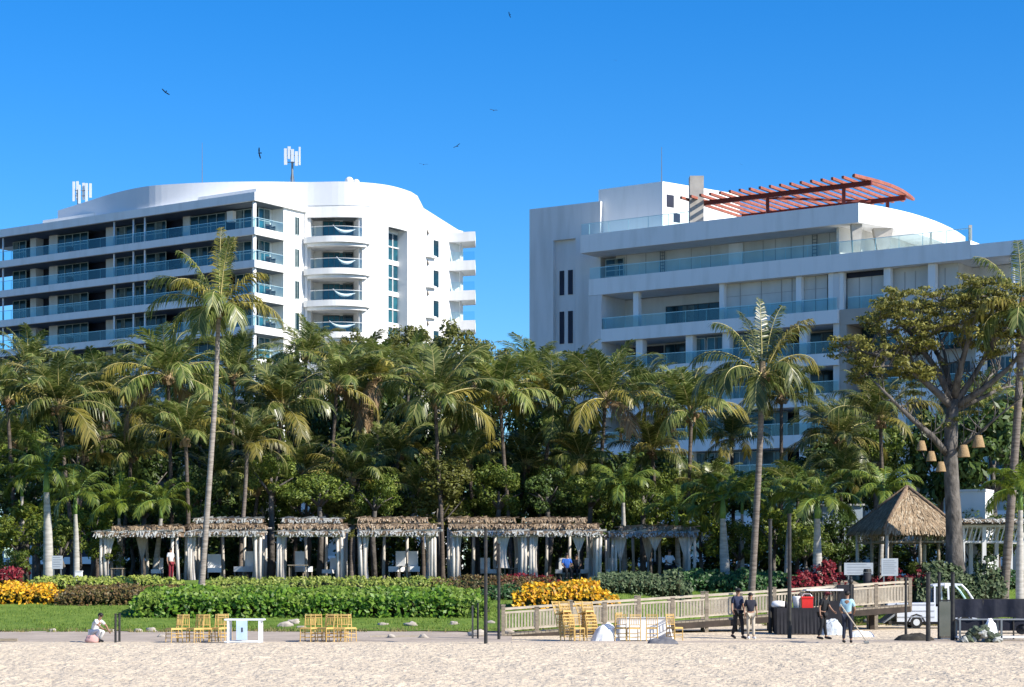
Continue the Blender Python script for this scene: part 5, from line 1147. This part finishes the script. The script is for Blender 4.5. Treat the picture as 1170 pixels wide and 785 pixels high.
# ------------------------------------------------------------------ utility vehicle
def vehicle():
    D = 78; g = gz(X(1055,D), D); t = thing('utility_vehicle', 'small white utility pickup with open sided cab parked beyond the dark posts', 'utility vehicle', (X(1057,D), D, g))
    def lx(px): return (px - 1057) * D / F
    def lz(py): return Z(py, D) - g
    def side(pts, y0, y1, nm, mat): 
        m = MB(); n = len(pts); vs = [(lx(a), y0, lz(b)) for a, b in pts] + [(lx(a), y1, lz(b)) for a, b in pts]
        m.add(vs, [tuple(range(n)), tuple(range(n,2*n))[::-1]] + [(i, n+i, n+(i+1)%n, (i+1)%n) for i in range(n)]); return m.build(nm, mat, t)
    side([(1021,710),(1021,689),(1064,688),(1064,710)], -.7, .7, 'cargo_box', vanw)
    m = MB(); 
    for z_ in (691, 698, 705): m.box((lx(1021.5), -.72, lz(z_)), (lx(1063.5), -.703, lz(z_)+.03))
    m.build('side_trim', M('trim_grey', (.35,.38,.42)), t)
    side([(1011,689),(1022,687),(1022,693),(1011,694)], -.6, .6, 'rear_box', vanw)
    side([(1064,710),(1064,693),(1090,692),(1108,691),(1112,697),(1112,709)], -.68, .68, 'cab_body', vanw)
    side([(1062,668),(1078,666),(1095,667),(1096,669),(1062,670)], -.66, .66, 'cab_roof', vanw)
    for y in (-.64, .64):
        m = MB(); m.bar((lx(1064),y,lz(669)),(lx(1064),y,lz(693)),.06); m.bar((lx(1079),y,lz(668)),(lx(1080),y,lz(693)),.07); m.tube([(lx(1094),y,lz(668)),(lx(1101),y,lz(675)),(lx(1107),y,lz(684)),(lx(1110),y,lz(692))],.04,6); m.build('cab_pillar', vanw, t)
    m = MB(); m.add([(lx(1095),-.6,lz(669)),(lx(1095),.6,lz(669)),(lx(1109),.6,lz(691)),(lx(1109),-.6,lz(691))],[(0,1,2,3)]); m.build('windscreen', rail, t)
    m = MB(); m.box((lx(1066),-.6,lz(690)),(lx(1066)+.05,.6,lz(672))); m.build('rear_window', glassd, t)
    m = MB(); m.box((lx(1070),-.5,lz(695)),(lx(1080),.5,lz(689))); m.box((lx(1069),-.5,lz(690)),(lx(1072),.5,lz(678))); m.build('seat', black, t)
    m = MB(); m.add([(lx(1021),-.65,lz(699)),(lx(1021),.65,lz(699)),(lx(1005),.65,lz(710)),(lx(1005),-.65,lz(710)),(lx(1021),-.65,lz(702)),(lx(1021),.65,lz(702)),(lx(1006),.65,lz(712)),(lx(1006),-.65,lz(712))],[(0,1,2,3),(4,7,6,5),(0,3,7,4),(1,5,6,2),(3,2,6,7)]); m.build('tailgate', M('grey_tailgate', (.22,.25,.29), rough=.5), t)
    m = MB(); m.box((lx(1012),-.6,lz(713)),(lx(1110),.6,lz(709))); m.build('chassis', blackp, t)
    for px in (1043, 1098):
        for y in (-.62, .62):
            m = MB(); r_ = .235; m.tube([(lx(px),y-.09,r_),(lx(px),y+.09,r_)], r_, 18); w0 = m.build('wheel', tyre, t); m = MB(); m.tube([(lx(px),y-.1,r_),(lx(px),y+.1,r_)], r_*.55, 14); m.build('rim', metalw, w0)
        m = MB()
        for y in (-.73, .6): m.tube([(lx(px)-.33, y+.06, .24), (lx(px)-.2, y+.06, .47), (lx(px), y+.06, .54), (lx(px)+.2, y+.06, .47), (lx(px)+.33, y+.06, .24)], .05, 5)
        m.build('wheel_arch', blackp, t)
    m = MB(); m.ball((lx(1111), -.5, lz(699)), .08, 8, 6); m.build('headlight', metalw, t); m = MB(); m.box((lx(1075)-.02,-.8,lz(672)),(lx(1075)+.1,-.72,lz(666))); m.build('mirror', clothw, t)
vehicle()
# ------------------------------------------------------------------ right side works
def works():
    D = 68.4; g = gz(14, D)
    t = thing('screen_panel', 'grey green translucent screen panel between two black posts', 'screen', (X(1080.5,D), D, g)); a = 7.3*D/F; z0, z1 = Z(727,D)-g, Z(687,D)-g
    m = MB(); m.box((-a,-.015,z0),(a,.015,z1)); m.build('panel', M('screen_fabric', (.10,.11,.09), (.15,.155,.13), 1.5, .6), t); m = MB(); m.bar((-a,0,z1+.03),(a,0,z1+.03),.05); m.bar((-a,0,z0-.03),(a,0,z0-.03),.05); m.build('frame', blackp, t)
    D = 68.6; t = thing('tarp_shelter', 'long navy black tarp screen on a low metal frame at the right edge', 'screen', (X(1132,D), D, g)); a, b = X(1091,D)-X(1132,D), X(1200,D)-X(1132,D); z0, z1 = Z(706,D)-g, Z(685,D)-g
    m = MB(); n = 30; vs = []
    for j in range(4):
        for i in range(n+1): vs.append((a+(b-a)*i/n, .03*math.sin(i*.9)+.02*math.sin(i*2.3+j), z1+(z0-z1)*j/3 + .03*math.sin(i*.5)*(j==3)))
    vs += [(x, y + .03, z) for x, y, z in vs]; k = 4*(n+1)
    m.add(vs, [(j*(n+1)+i, j*(n+1)+i+1, (j+1)*(n+1)+i+1, (j+1)*(n+1)+i) for j in range(3) for i in range(n)] + [(k+j*(n+1)+i, k+(j+1)*(n+1)+i, k+(j+1)*(n+1)+i+1, k+j*(n+1)+i+1) for j in range(3) for i in range(n)]); m.build('tarp', navyt, t, smooth=True)
    for x in (a, a+(b-a)*.3, a+(b-a)*.62, b): m = MB(); m.bar((x,.06,0),(x,.06,z1),.05); m.build('leg', blackp, t)
    m = MB(); m.box((a+.05,.09,.3),(b,.11,z0-.05)); m.build('under_tarp_shade', navyt, t); m = MB(); m.bar((a,.06,z1),(b,.06,z1),.05); m.bar((a,.06,.22),(b,.06,.22),.04); m.build('frame_bar', blackp, t)  # dark panel added below the tarp paints the darkness there
    D = 67.4; t = thing('work_bench', 'low bench frame with a pale shelf in front of the navy tarp', 'bench', (X(1140,D), D, g)); a, b = X(1093,D)-X(1140,D), X(1195,D)-X(1140,D); zt = Z(707,D)-g
    m = MB(); m.box((a,-.3,zt-.04),(b,.3,zt)); m.build('bench_top', M('grey_bench_top', (.20,.22,.24), rough=.5), t); m = MB(); m.box((a,-.3,.1),(b,.3,.16)); m.build('shelf', tablew, t)
    for x in (a+.05, a+(b-a)*.48, b-.05):
        for y in (-.27,.27): m = MB(); m.box((x-.03,y-.03,0),(x+.03,y+.03,zt-.04)); m.build('leg', metald, t)
    m = MB(); m.ball((0,0,.22),.2,10,6,(1.1,.8,.9)); m.tube([(.0,-.18,.25),(.0,-.22,.25)],.1,12); o = m.build('plastic_drum', black, smooth=True); o.location=(X(1168,D), D, g+.16); tag(o, 'dark round container on the bench shelf at the right edge', 'container')
    heap('dirt_mound', 'mound', 1045, 67.6, 1.4, .28, M('dark_seaweed', (.03,.027,.022), (.05,.045,.035), 8, .9, .5), 'low dark heap of seaweed at the foot of the two left dark posts', 11)
    t = thing('debris_pile', 'mottled grey green pile of netting and rubble before the bench', 'pile', (X(1121,66.4), 66.4, gz(14,66.4))); rnd = random.Random(12)
    for mt, nm, nn_ in ((M('pile_green_netting', (.10,.13,.08), (.05,.06,.045), 9, .95), 'netting', 46), (M('pile_pale_cloth', (.42,.43,.40), (.25,.26,.24), 7, .9), 'rag', 20)):
        m = MB()
        for i in range(nn_):
            a = rnd.uniform(-1,1); h_ = rnd.random() * (1 - abs(a)) * .6; q = Vector((a*.6, rnd.uniform(-.2,.2) - (.08 if nm == 'rag' else 0), h_)); k0 = len(m.v); m.ball((0,0,0), 1, 7, 5, (.12+rnd.random()*.08,.12,.07+rnd.random()*.05))
            Mx = Matrix.Rotation(rnd.uniform(-1,1), 3, 'Y')
            m.v[k0:] = [tuple(Mx @ (Vector(v) * (1 + .5*noise.noise(Vector(v)*14 + q*9))) + q + Vector((0,0,.05))) for v in m.v[k0:]]
        m.build(nm, mt, t)
    heap('white_sack', 'sack', 1131, 66.8, .55, .85, clothw, 'white sack leaning on the mottled pile before the bench', 13)
    heap('garbage_bag', 'bag', 951, 71.5, .8, .62, M('milky_plastic', (.62,.66,.68), (.42,.46,.48), 5, .3, .4), 'crumpled whitish bag on the sand beside the black shirted guard', 14)
    heap('fallen_netting', 'netting', 984, 70.5, .9, .22, clothw, 'white netting spread on the sand right of the blue shirted man', 15)
works()
def sign(px, y0, y1, wpx, D, label, base=2.05, lines=5, mat=None):
    g = base; t = thing('sign_board', label, 'sign', (X(px,D), D, g)); a = wpx/2*D/F; z0, z1 = Z(y1,D)-g, Z(y0,D)-g
    m = MB(); m.box((-a,-.03,z0),(a,.03,z1)); bo = m.build('board', mat or signw, t)
    for s in (-.7,.7): m = MB(); m.box((s*a-.03,-.02,-.2),(s*a+.03,.028,z0)); m.build('post', metald, t)
    m = MB()
    for i in range(lines): zz = z1 - (z1-z0)*(.15+.7*i/max(1,lines-1)); m.box((-a*.8,-.034,zz),(a*(.8 if i%2 else .55),-.031,zz+.025))
    m.build('lettering', M('sign_ink', (.22,.25,.29)) if 'sign_ink' not in bpy.data.materials else bpy.data.materials['sign_ink'], bo)
sign(65.5, 635, 650, 12, 87, 'small grey sign beside the thick white royal palm trunk', gz(X(65,87),87)); sign(981, 643, 657, 33, 86, 'wide pale notice board left of the gazebo posts', gz(X(981,86),86), 4); sign(1016.5, 638, 658, 19, 85.5, 'upright grey notice board at the right end of the boardwalk', gz(X(1016,85.5),85.5), 7)
D = 84.5; t = thing('litter_bin', 'black cylindrical bin between the two pale notice boards', 'bin', (X(991,D), D, gz(X(991,D),D))); hb = Z(650,D)-gz(X(991,D),D); m = MB(); m.tube([(0,0,0),(0,0,hb*.92)],[.15,.17],14); m.build('body', black, t, smooth=True); m = MB(); m.tube([(0,0,hb*.925),(0,0,hb)],[.185,.15],14); m.build('lid', blackp, t)
# electric box
D = 88; t = thing('junction_box', 'small white box at the foot of the thin white trunk on the left', 'box', (X(90,D), D, gz(X(90,D),D))); m = MB(); m.box((-.15,-.1,0),(.15,.1,.62)); m.build('body', clothw, t); m = MB(); m.box((-.17,-.12,.623),(.17,.12,.66)); m.build('lid', clothw, t)
# ------------------------------------------------------------------ people
dg = lambda: bpy.context.evaluated_depsgraph_get()
def skinmesh(J, E, rad, root_v):
    me = bpy.data.meshes.new('tmp'); keys = list(J); me.from_pydata([J[k] for k in keys], [(keys.index(a), keys.index(b)) for a, b in E], [])
    ob = bpy.data.objects.new('tmp', me); col.objects.link(ob); md = ob.modifiers.new('s', 'SKIN'); md.use_smooth_shade = True
    for i, k in enumerate(keys):
        r_ = rad[k]; r_ = r_ if isinstance(r_, tuple) else (r_, r_); me.skin_vertices[0].data[i].radius = r_; me.skin_vertices[0].data[i].use_root = (k == root_v)
    sb = ob.modifiers.new('u', 'SUBSURF'); sb.levels = 1; sb.render_levels = 1
    bpy.context.view_layer.update(); d = dg(); out = bpy.data.meshes.new_from_object(ob.evaluated_get(d)); bpy.data.objects.remove(ob); bpy.data.meshes.remove(me); return out
SJ = dict(pel=(0,0,.95), bel=(0,0,1.10), che=(0,.01,1.30), nk=(0,.01,1.46), hb=(0,-.005,1.54), hd=(0,-.01,1.62), ht=(0,0,1.69),
  sL=(-.17,.01,1.41), eL=(-.235,.03,1.14), wL=(-.25,-.05,.90), hL=(-.25,-.07,.82), sR=(.17,.01,1.41), eR=(.235,.03,1.14), wR=(.25,-.05,.90), hR=(.25,-.07,.82),
  pL=(-.09,0,.90), kL=(-.10,-.02,.49), aL=(-.10,.02,.09), tL=(-.11,-.15,.035), pR=(.09,0,.90), kR=(.10,-.02,.49), aR=(.10,.02,.09), tR=(.11,-.15,.035))
SR = dict(pel=(.14,.10), bel=(.125,.09), che=(.145,.10), nk=.052, hb=.062, hd=(.075,.092), ht=.055, sL=.055, eL=.038, wL=.026, hL=(.034,.018), sR=.055, eR=.038, wR=.026, hR=(.034,.018), pL=.088, kL=.056, aL=.038, tL=.035, pR=.088, kR=.056, aR=.038, tR=.035)
SE = [('pel','bel'),('bel','che'),('che','nk'),('nk','hb'),('hb','hd'),('hd','ht'),('che','sL'),('sL','eL'),('eL','wL'),('wL','hL'),('che','sR'),('sR','eR'),('eR','wR'),('wR','hR'),('pel','pL'),('pL','kL'),('kL','aL'),('aL','tL'),('pel','pR'),('pR','kR'),('kR','aR'),('aR','tR')]
def person(px, py, D, label, shirt, trousers, H=1.7, rz=0, pose=None, hat=None, shoes=None, base=None, long_hair=False, sleeves=True, skirt=False):
    J = dict(SJ); J.update(pose or {}); x = X(px, D); g = gz(x, D) if base is None else base; s = H / 1.75
    t = thing('person', label, 'person', (x, D, g), rz); t.scale = (s, s, s)
    bodym = skinmesh(J, SE, SR, 'pel'); bm = bmesh.new(); bm.from_mesh(bodym); hd = Vector(J['hd']); up = (Vector(J['ht']) - Vector(J['hb'])).normalized()
    add = MB(); add.ball(hd + Vector((0,-.093,-.005)), .016, 6, 4, (.8,1,1.4))                      # nose
    for sg in (-1, 1):
        add.ball(hd + Vector((sg*.078,.0,-.0)), .02, 6, 4, (.5,1,1.5))                              # ears
        wv, hv = Vector(J['wL' if sg < 0 else 'wR']), Vector(J['hL' if sg < 0 else 'hR']); d = (hv - wv).normalized(); sd = Vector((0,1,0)); sd = (sd - d*sd.dot(d)).normalized(); nrm = d.cross(sd)
        for f, (o, L) in enumerate(((-.024,.062),(-.008,.074),(.008,.07),(.023,.056))): 
            b0 = hv + sd*o; add.tube([b0, b0 + d*L*.55 + nrm*.004, b0 + d*L + nrm*.02], [.009,.008,.006], 5)
        tb = wv.lerp(hv, .55) - sd*.03; add.tube([tb + sd*.012, tb - sd*.018 + d*.025, tb - sd*.02 + d*.055], [.011,.010,.007], 5)
    me2 = bpy.data.meshes.new('b'); me2.from_pydata(add.v, [], add.f); bm.from_mesh(me2); bm.to_mesh(bodym); bm.free(); bodym.materials.clear(); bodym.materials.append(skin)
    bodym.polygons.foreach_set('use_smooth', [True]*len(bodym.polygons)); b = bpy.data.objects.new('body', bodym); col.objects.link(b); b.parent = t
    def garment(nm, ks, es, grow, mat, root_v, extra=None):
        JJ = {k: J[k] for k in ks}; rr = {k: tuple(a + grow for a in (SR[k] if isinstance(SR[k], tuple) else (SR[k], SR[k]))) for k in ks}
        if extra: JJ.update(extra[0]); rr.update(extra[1])
        me = skinmesh(JJ, es, rr, root_v); me.materials.clear(); me.materials.append(mat); me.polygons.foreach_set('use_smooth', [True]*len(me.polygons)); o = bpy.data.objects.new(nm, me); col.objects.link(o); o.parent = t
    V = lambda a, b, f: tuple(Vector(J[a]).lerp(Vector(J[b]), f))
    garment('shirt', ['pel','bel','che','sL','sR'], [('pel','bel'),('bel','che'),('che','nk2'),('che','sL'),('sL','mL'),('che','sR'),('sR','mR')], .018, shirt, 'che',
        ({'nk2': V('che','nk',.9), 'mL': V('sL','eL',.8), 'mR': V('sR','eR',.8)}, {'nk2': (.085,.075), 'mL': (.058,.058), 'mR': (.058,.058)}))
    garment('trousers', ['pel','pL','kL','pR','kR'], [('pel','pL'),('pL','kL'),('kL','cL'),('pel','pR'),('pR','kR'),('kR','cR')], .014, trousers, 'pel', ({'cL': V('kL','aL',.93), 'cR': V('kR','aR',.93)}, {'cL': (.058,.06), 'cR': (.058,.06)}))
    for sg in 'LR':
        m = MB(); a, q = Vector(J['a'+sg]), Vector(J['t'+sg]); m.tube([a + (a-q).normalized()*.05 - Vector((0,0,.04)), a.lerp(q,.4) - Vector((0,0,.015)), q, q + (q-a).normalized()*.05], [.04,.05,.045,.02], 8); m.build('shoe', shoes or black, t, smooth=True)
    m = MB(); m.ball(hd + up*.035 + Vector((0,.015,0)), .102, 12, 8, (.88,1.02,.85)); 
    if long_hair: m.ball(hd + Vector((0,.05,-.10)), .085, 10, 6, (1,.7,1.5))
    m.build('hair', hairm, t, smooth=True)
    if hat:
        m = MB(); m.ball(hd + up*.055, .11, 12, 7, (.92,1.02,.7)); m.add([(hd.x-.08,hd.y-.08,hd.z+.05),(hd.x+.08,hd.y-.08,hd.z+.05),(hd.x+.06,hd.y-.2,hd.z+.03),(hd.x-.06,hd.y-.2,hd.z+.03),(hd.x-.08,hd.y-.08,hd.z+.065),(hd.x+.08,hd.y-.08,hd.z+.065),(hd.x+.06,hd.y-.2,hd.z+.042),(hd.x-.06,hd.y-.2,hd.z+.042)], [(3,2,1,0),(4,5,6,7),(0,1,5,4),(1,2,6,5),(2,3,7,6),(3,0,4,7)]); m.build('cap', hat, t, smooth=True)
    return t
navyc = cloth('navy_shirt', (.022,.030,.065)); blk = cloth('black_fabric', (.016,.017,.02)); beige = cloth('beige_fabric', (.48,.42,.33)); lblue = cloth('light_blue_shirt', (.36,.58,.68)); dkn = cloth('dark_navy_trousers', (.02,.025,.045)); wh = cloth('white_fabric', (.72,.72,.72)); redt = cloth('red_shorts', (.20,.02,.03)); blue = cloth('royal_blue_shirt', (.03,.12,.45)); pinkc = cloth('pink_fabric', (.55,.33,.30))
person(843, 727, 69.2, 'man in a navy shirt and black trousers walking with a woman in beige trousers', navyc, blk, 1.76, .5, dict(aL=(-.12,.16,.12), kL=(-.10,.02,.50), tL=(-.12,.0,.04), aR=(.11,-.14,.08), kR=(.10,-.12,.5), tR=(.11,-.31,.035), wL=(-.27,-.06,.95), hL=(-.28,-.12,.88)), blk)
person(857.5, 728, 69.0, 'woman in a dark shirt and beige trousers walking beside the navy shirted man', cloth('dark_shirt', (.02,.022,.035)), beige, 1.62, .2, dict(aL=(-.07,.06,.09), aR=(.09,-.08,.08), kR=(.09,-.08,.48), tR=(.10,-.24,.035), wR=(.22,-.12,.95), hR=(.18,-.16,.88)), None, wh, None, True)
person(940, 727, 68.8, 'security guard in a black shirt and cap stooping beside a white bag', blk, blk, 1.68, .9, dict(che=(0,-.06,1.29), nk=(0,-.10,1.44), hb=(0,-.13,1.51), hd=(0,-.16,1.59), ht=(0,-.16,1.66), sL=(-.17,-.07,1.40), sR=(.17,-.07,1.40), eR=(.22,-.16,1.16), wR=(.18,-.34,1.0), hR=(.16,-.41,.96), eL=(-.23,.0,1.14), wL=(-.25,-.04,.9), aL=(-.14,.1,.09), tL=(-.15,-.07,.035), aR=(.14,-.06,.09), tR=(.16,-.23,.035)), cloth('dark_red_cap', (.10,.015,.02)))
pb = person(968, 735, 65.4, 'man in a light blue shirt and dark trousers seen from behind holding a pale rake', lblue, dkn, 1.72, PI - .3, dict(eR=(.24,-.02,1.14), wR=(.22,-.20,1.02), hR=(.20,-.27,.99), eL=(-.25,-.03,1.14), wL=(-.20,-.22,.98), hL=(-.17,-.28,.95), aL=(-.13,.02,.09), aR=(.12,.02,.09)), hairm)
t = thing('rake', 'long pale handled rake held by the man in light blue', 'rake', (X(974,65.1), 65.1, .02)); m = MB(); m.tube([(.42,-.25,.04),(-.38,.1,1.25)], .02, 7); m.build('handle', woodp, t); m = MB(); m.bar((.3,-.45,.04),(.5,-.1,.04),.04); [m.bar((.3+.2*i/7,-.45+.35*i/7,.04),(.33+.2*i/7,-.47+.35*i/7,-.03),.012) for i in range(8)]; m.build('rake_head', metald, t)
person(110, 733, 66.4, 'crouching person in white with dark hair at the left of the beach', wh, wh, 1.62, 1.1, dict(pel=(0,.12,.38), bel=(0,.06,.50), che=(0,-.06,.66), nk=(0,-.14,.80), hb=(0,-.17,.87), hd=(0,-.20,.94), ht=(0,-.20,1.01), sL=(-.17,-.08,.76), sR=(.17,-.08,.76), eL=(-.22,-.28,.60), wL=(-.18,-.45,.48), hL=(-.16,-.52,.46), eR=(.22,-.28,.58), wR=(.18,-.42,.40), hR=(.16,-.47,.36),
   pL=(-.09,.10,.36), kL=(-.14,-.28,.44), aL=(-.12,-.08,.09), tL=(-.13,-.24,.035), pR=(.09,.10,.36), kR=(.14,-.24,.38), aR=(.12,-.02,.09), tR=(.13,-.18,.035)))
blob('pink_bundle', 'bundle', 104.5, 66.0, (.22,.16,.18), pinkc, 'pink bundle on the sand against the crouching person', 21)
person(195, 660, 91.4, 'person in a white shirt and red shorts standing in the first cabana', wh, redt, 1.5, .9, None, None, None, 2.09)
SIT = dict(pel=(0,.12,.46), bel=(0,.12,.62), che=(0,.10,.82), nk=(0,.09,.98), hb=(0,.07,1.06), hd=(0,.06,1.14), ht=(0,.07,1.21), sL=(-.17,.10,.93), sR=(.17,.10,.93), eL=(-.23,.0,.70), eR=(.23,.0,.70), wL=(-.2,-.22,.62), hL=(-.19,-.3,.60), wR=(.2,-.22,.62), hR=(.19,-.3,.60), pL=(-.09,.08,.45), kL=(-.11,-.36,.47), aL=(-.11,-.34,.09), tL=(-.12,-.5,.035), pR=(.09,.08,.45), kR=(.11,-.36,.47), aR=(.11,-.34,.09), tR=(.12,-.5,.035))
def stool(px, D, lab):
    t = thing('stool', lab, 'stool', (X(px,D), D+.12, 2.05)); m = MB(); m.box((-.22,-.2,.30),(.22,.2,.36)); m.build('seat', wood, t)
    for a in (-1,1):
        for b in (-1,1): m = MB(); m.box((a*.18-.02,b*.16-.02,0),(a*.18+.02,b*.16+.02,.30)); m.build('leg', wood, t)
person(648, 660, 91.4, 'person in a royal blue shirt seated in the sixth cabana', blue, blk, 1.75, .2, SIT, None, None, 2.09); stool(648, 91.4, 'low wooden stool under the person in royal blue')
person(658, 660, 91.8, 'person in black seated right beside the one in royal blue', blk, blk, 1.7, -.2, SIT, None, None, 2.09, True); stool(658, 91.8, 'low wooden stool under the seated person in black')
person(766, 660, 92.6, 'person in a white shirt seated in the rightmost cabana', wh, blk, 1.85, .5, SIT, None, None, 2.2); stool(766, 92.6, 'low wooden stool under the white shirted sitter in the rightmost cabana')
# ------------------------------------------------------------------ birds
def bird(px, py, D, span, rz, roll, pitch, label):
    m = MB(); s = span / 2
    m.tube([(0,.30*s,0),(0,.22*s,.01),(0,0,0),(0,-.25*s,0),(0,-.45*s,0)], [.01*s,.06*s,.1*s,.07*s,.02*s], 8)
    m.add([(-.12*s,-.35*s,0),(.12*s,-.35*s,0),(.14*s,-.62*s,0),(-.14*s,-.62*s,0)], [(0,1,2,3)])
    for sg in (-1, 1):
        pts = [(.06,.12,.02),(.5,.2,.12),(.95,.08,.16),(1.0,-.05,.16),(.9,-.16,.15),(.5,-.16,.11),(.06,-.14,.02)]; top = [(sg*a*s, b*s, c*s) for a, b, c in pts]; n = len(pts)
        m.add(top + [(a, b, c - .02*s) for a, b, c in top], [tuple(range(n)), tuple(range(n,2*n))[::-1]] + [(i,(i+1)%n,n+(i+1)%n,n+i) for i in range(n)])
    o = m.build('bird', birdm); o.location = at(px, py, D); o.rotation_euler = (pitch, roll, rz); tag(o, label, 'bird', 'dark birds soaring over the hotels')
bird(189, 105.5, 240, 1.15, .4, .6, -.4, 'soaring dark bird at the upper left above the curved hotel'); bird(296, 175, 230, 1.3, 1.2, 1.3, .3, 'dark bird gliding just left of the roof mast antennas, wings steep')
bird(582, 17, 260, .8, .8, 1.1, 0, 'tiny dark bird at the very top of the sky'); bird(564, 126, 250, 1.0, .1, .1, .5, 'dark bird in the middle of the sky, highest of the centre three')
bird(522, 167, 250, 1.05, .3, -.6, .4, 'dark bird tilted upward between the hotels'); bird(484, 188, 250, 1.15, .1, .05, .25, 'dark bird with level wings lowest of the centre three')
bird(703, 69, 420, .7, .2, .3, .4, 'faint tiny bird high over the right hotel'); bird(847, 188, 420, .6, .2, .3, .4, 'faint tiny bird above the red pergola')
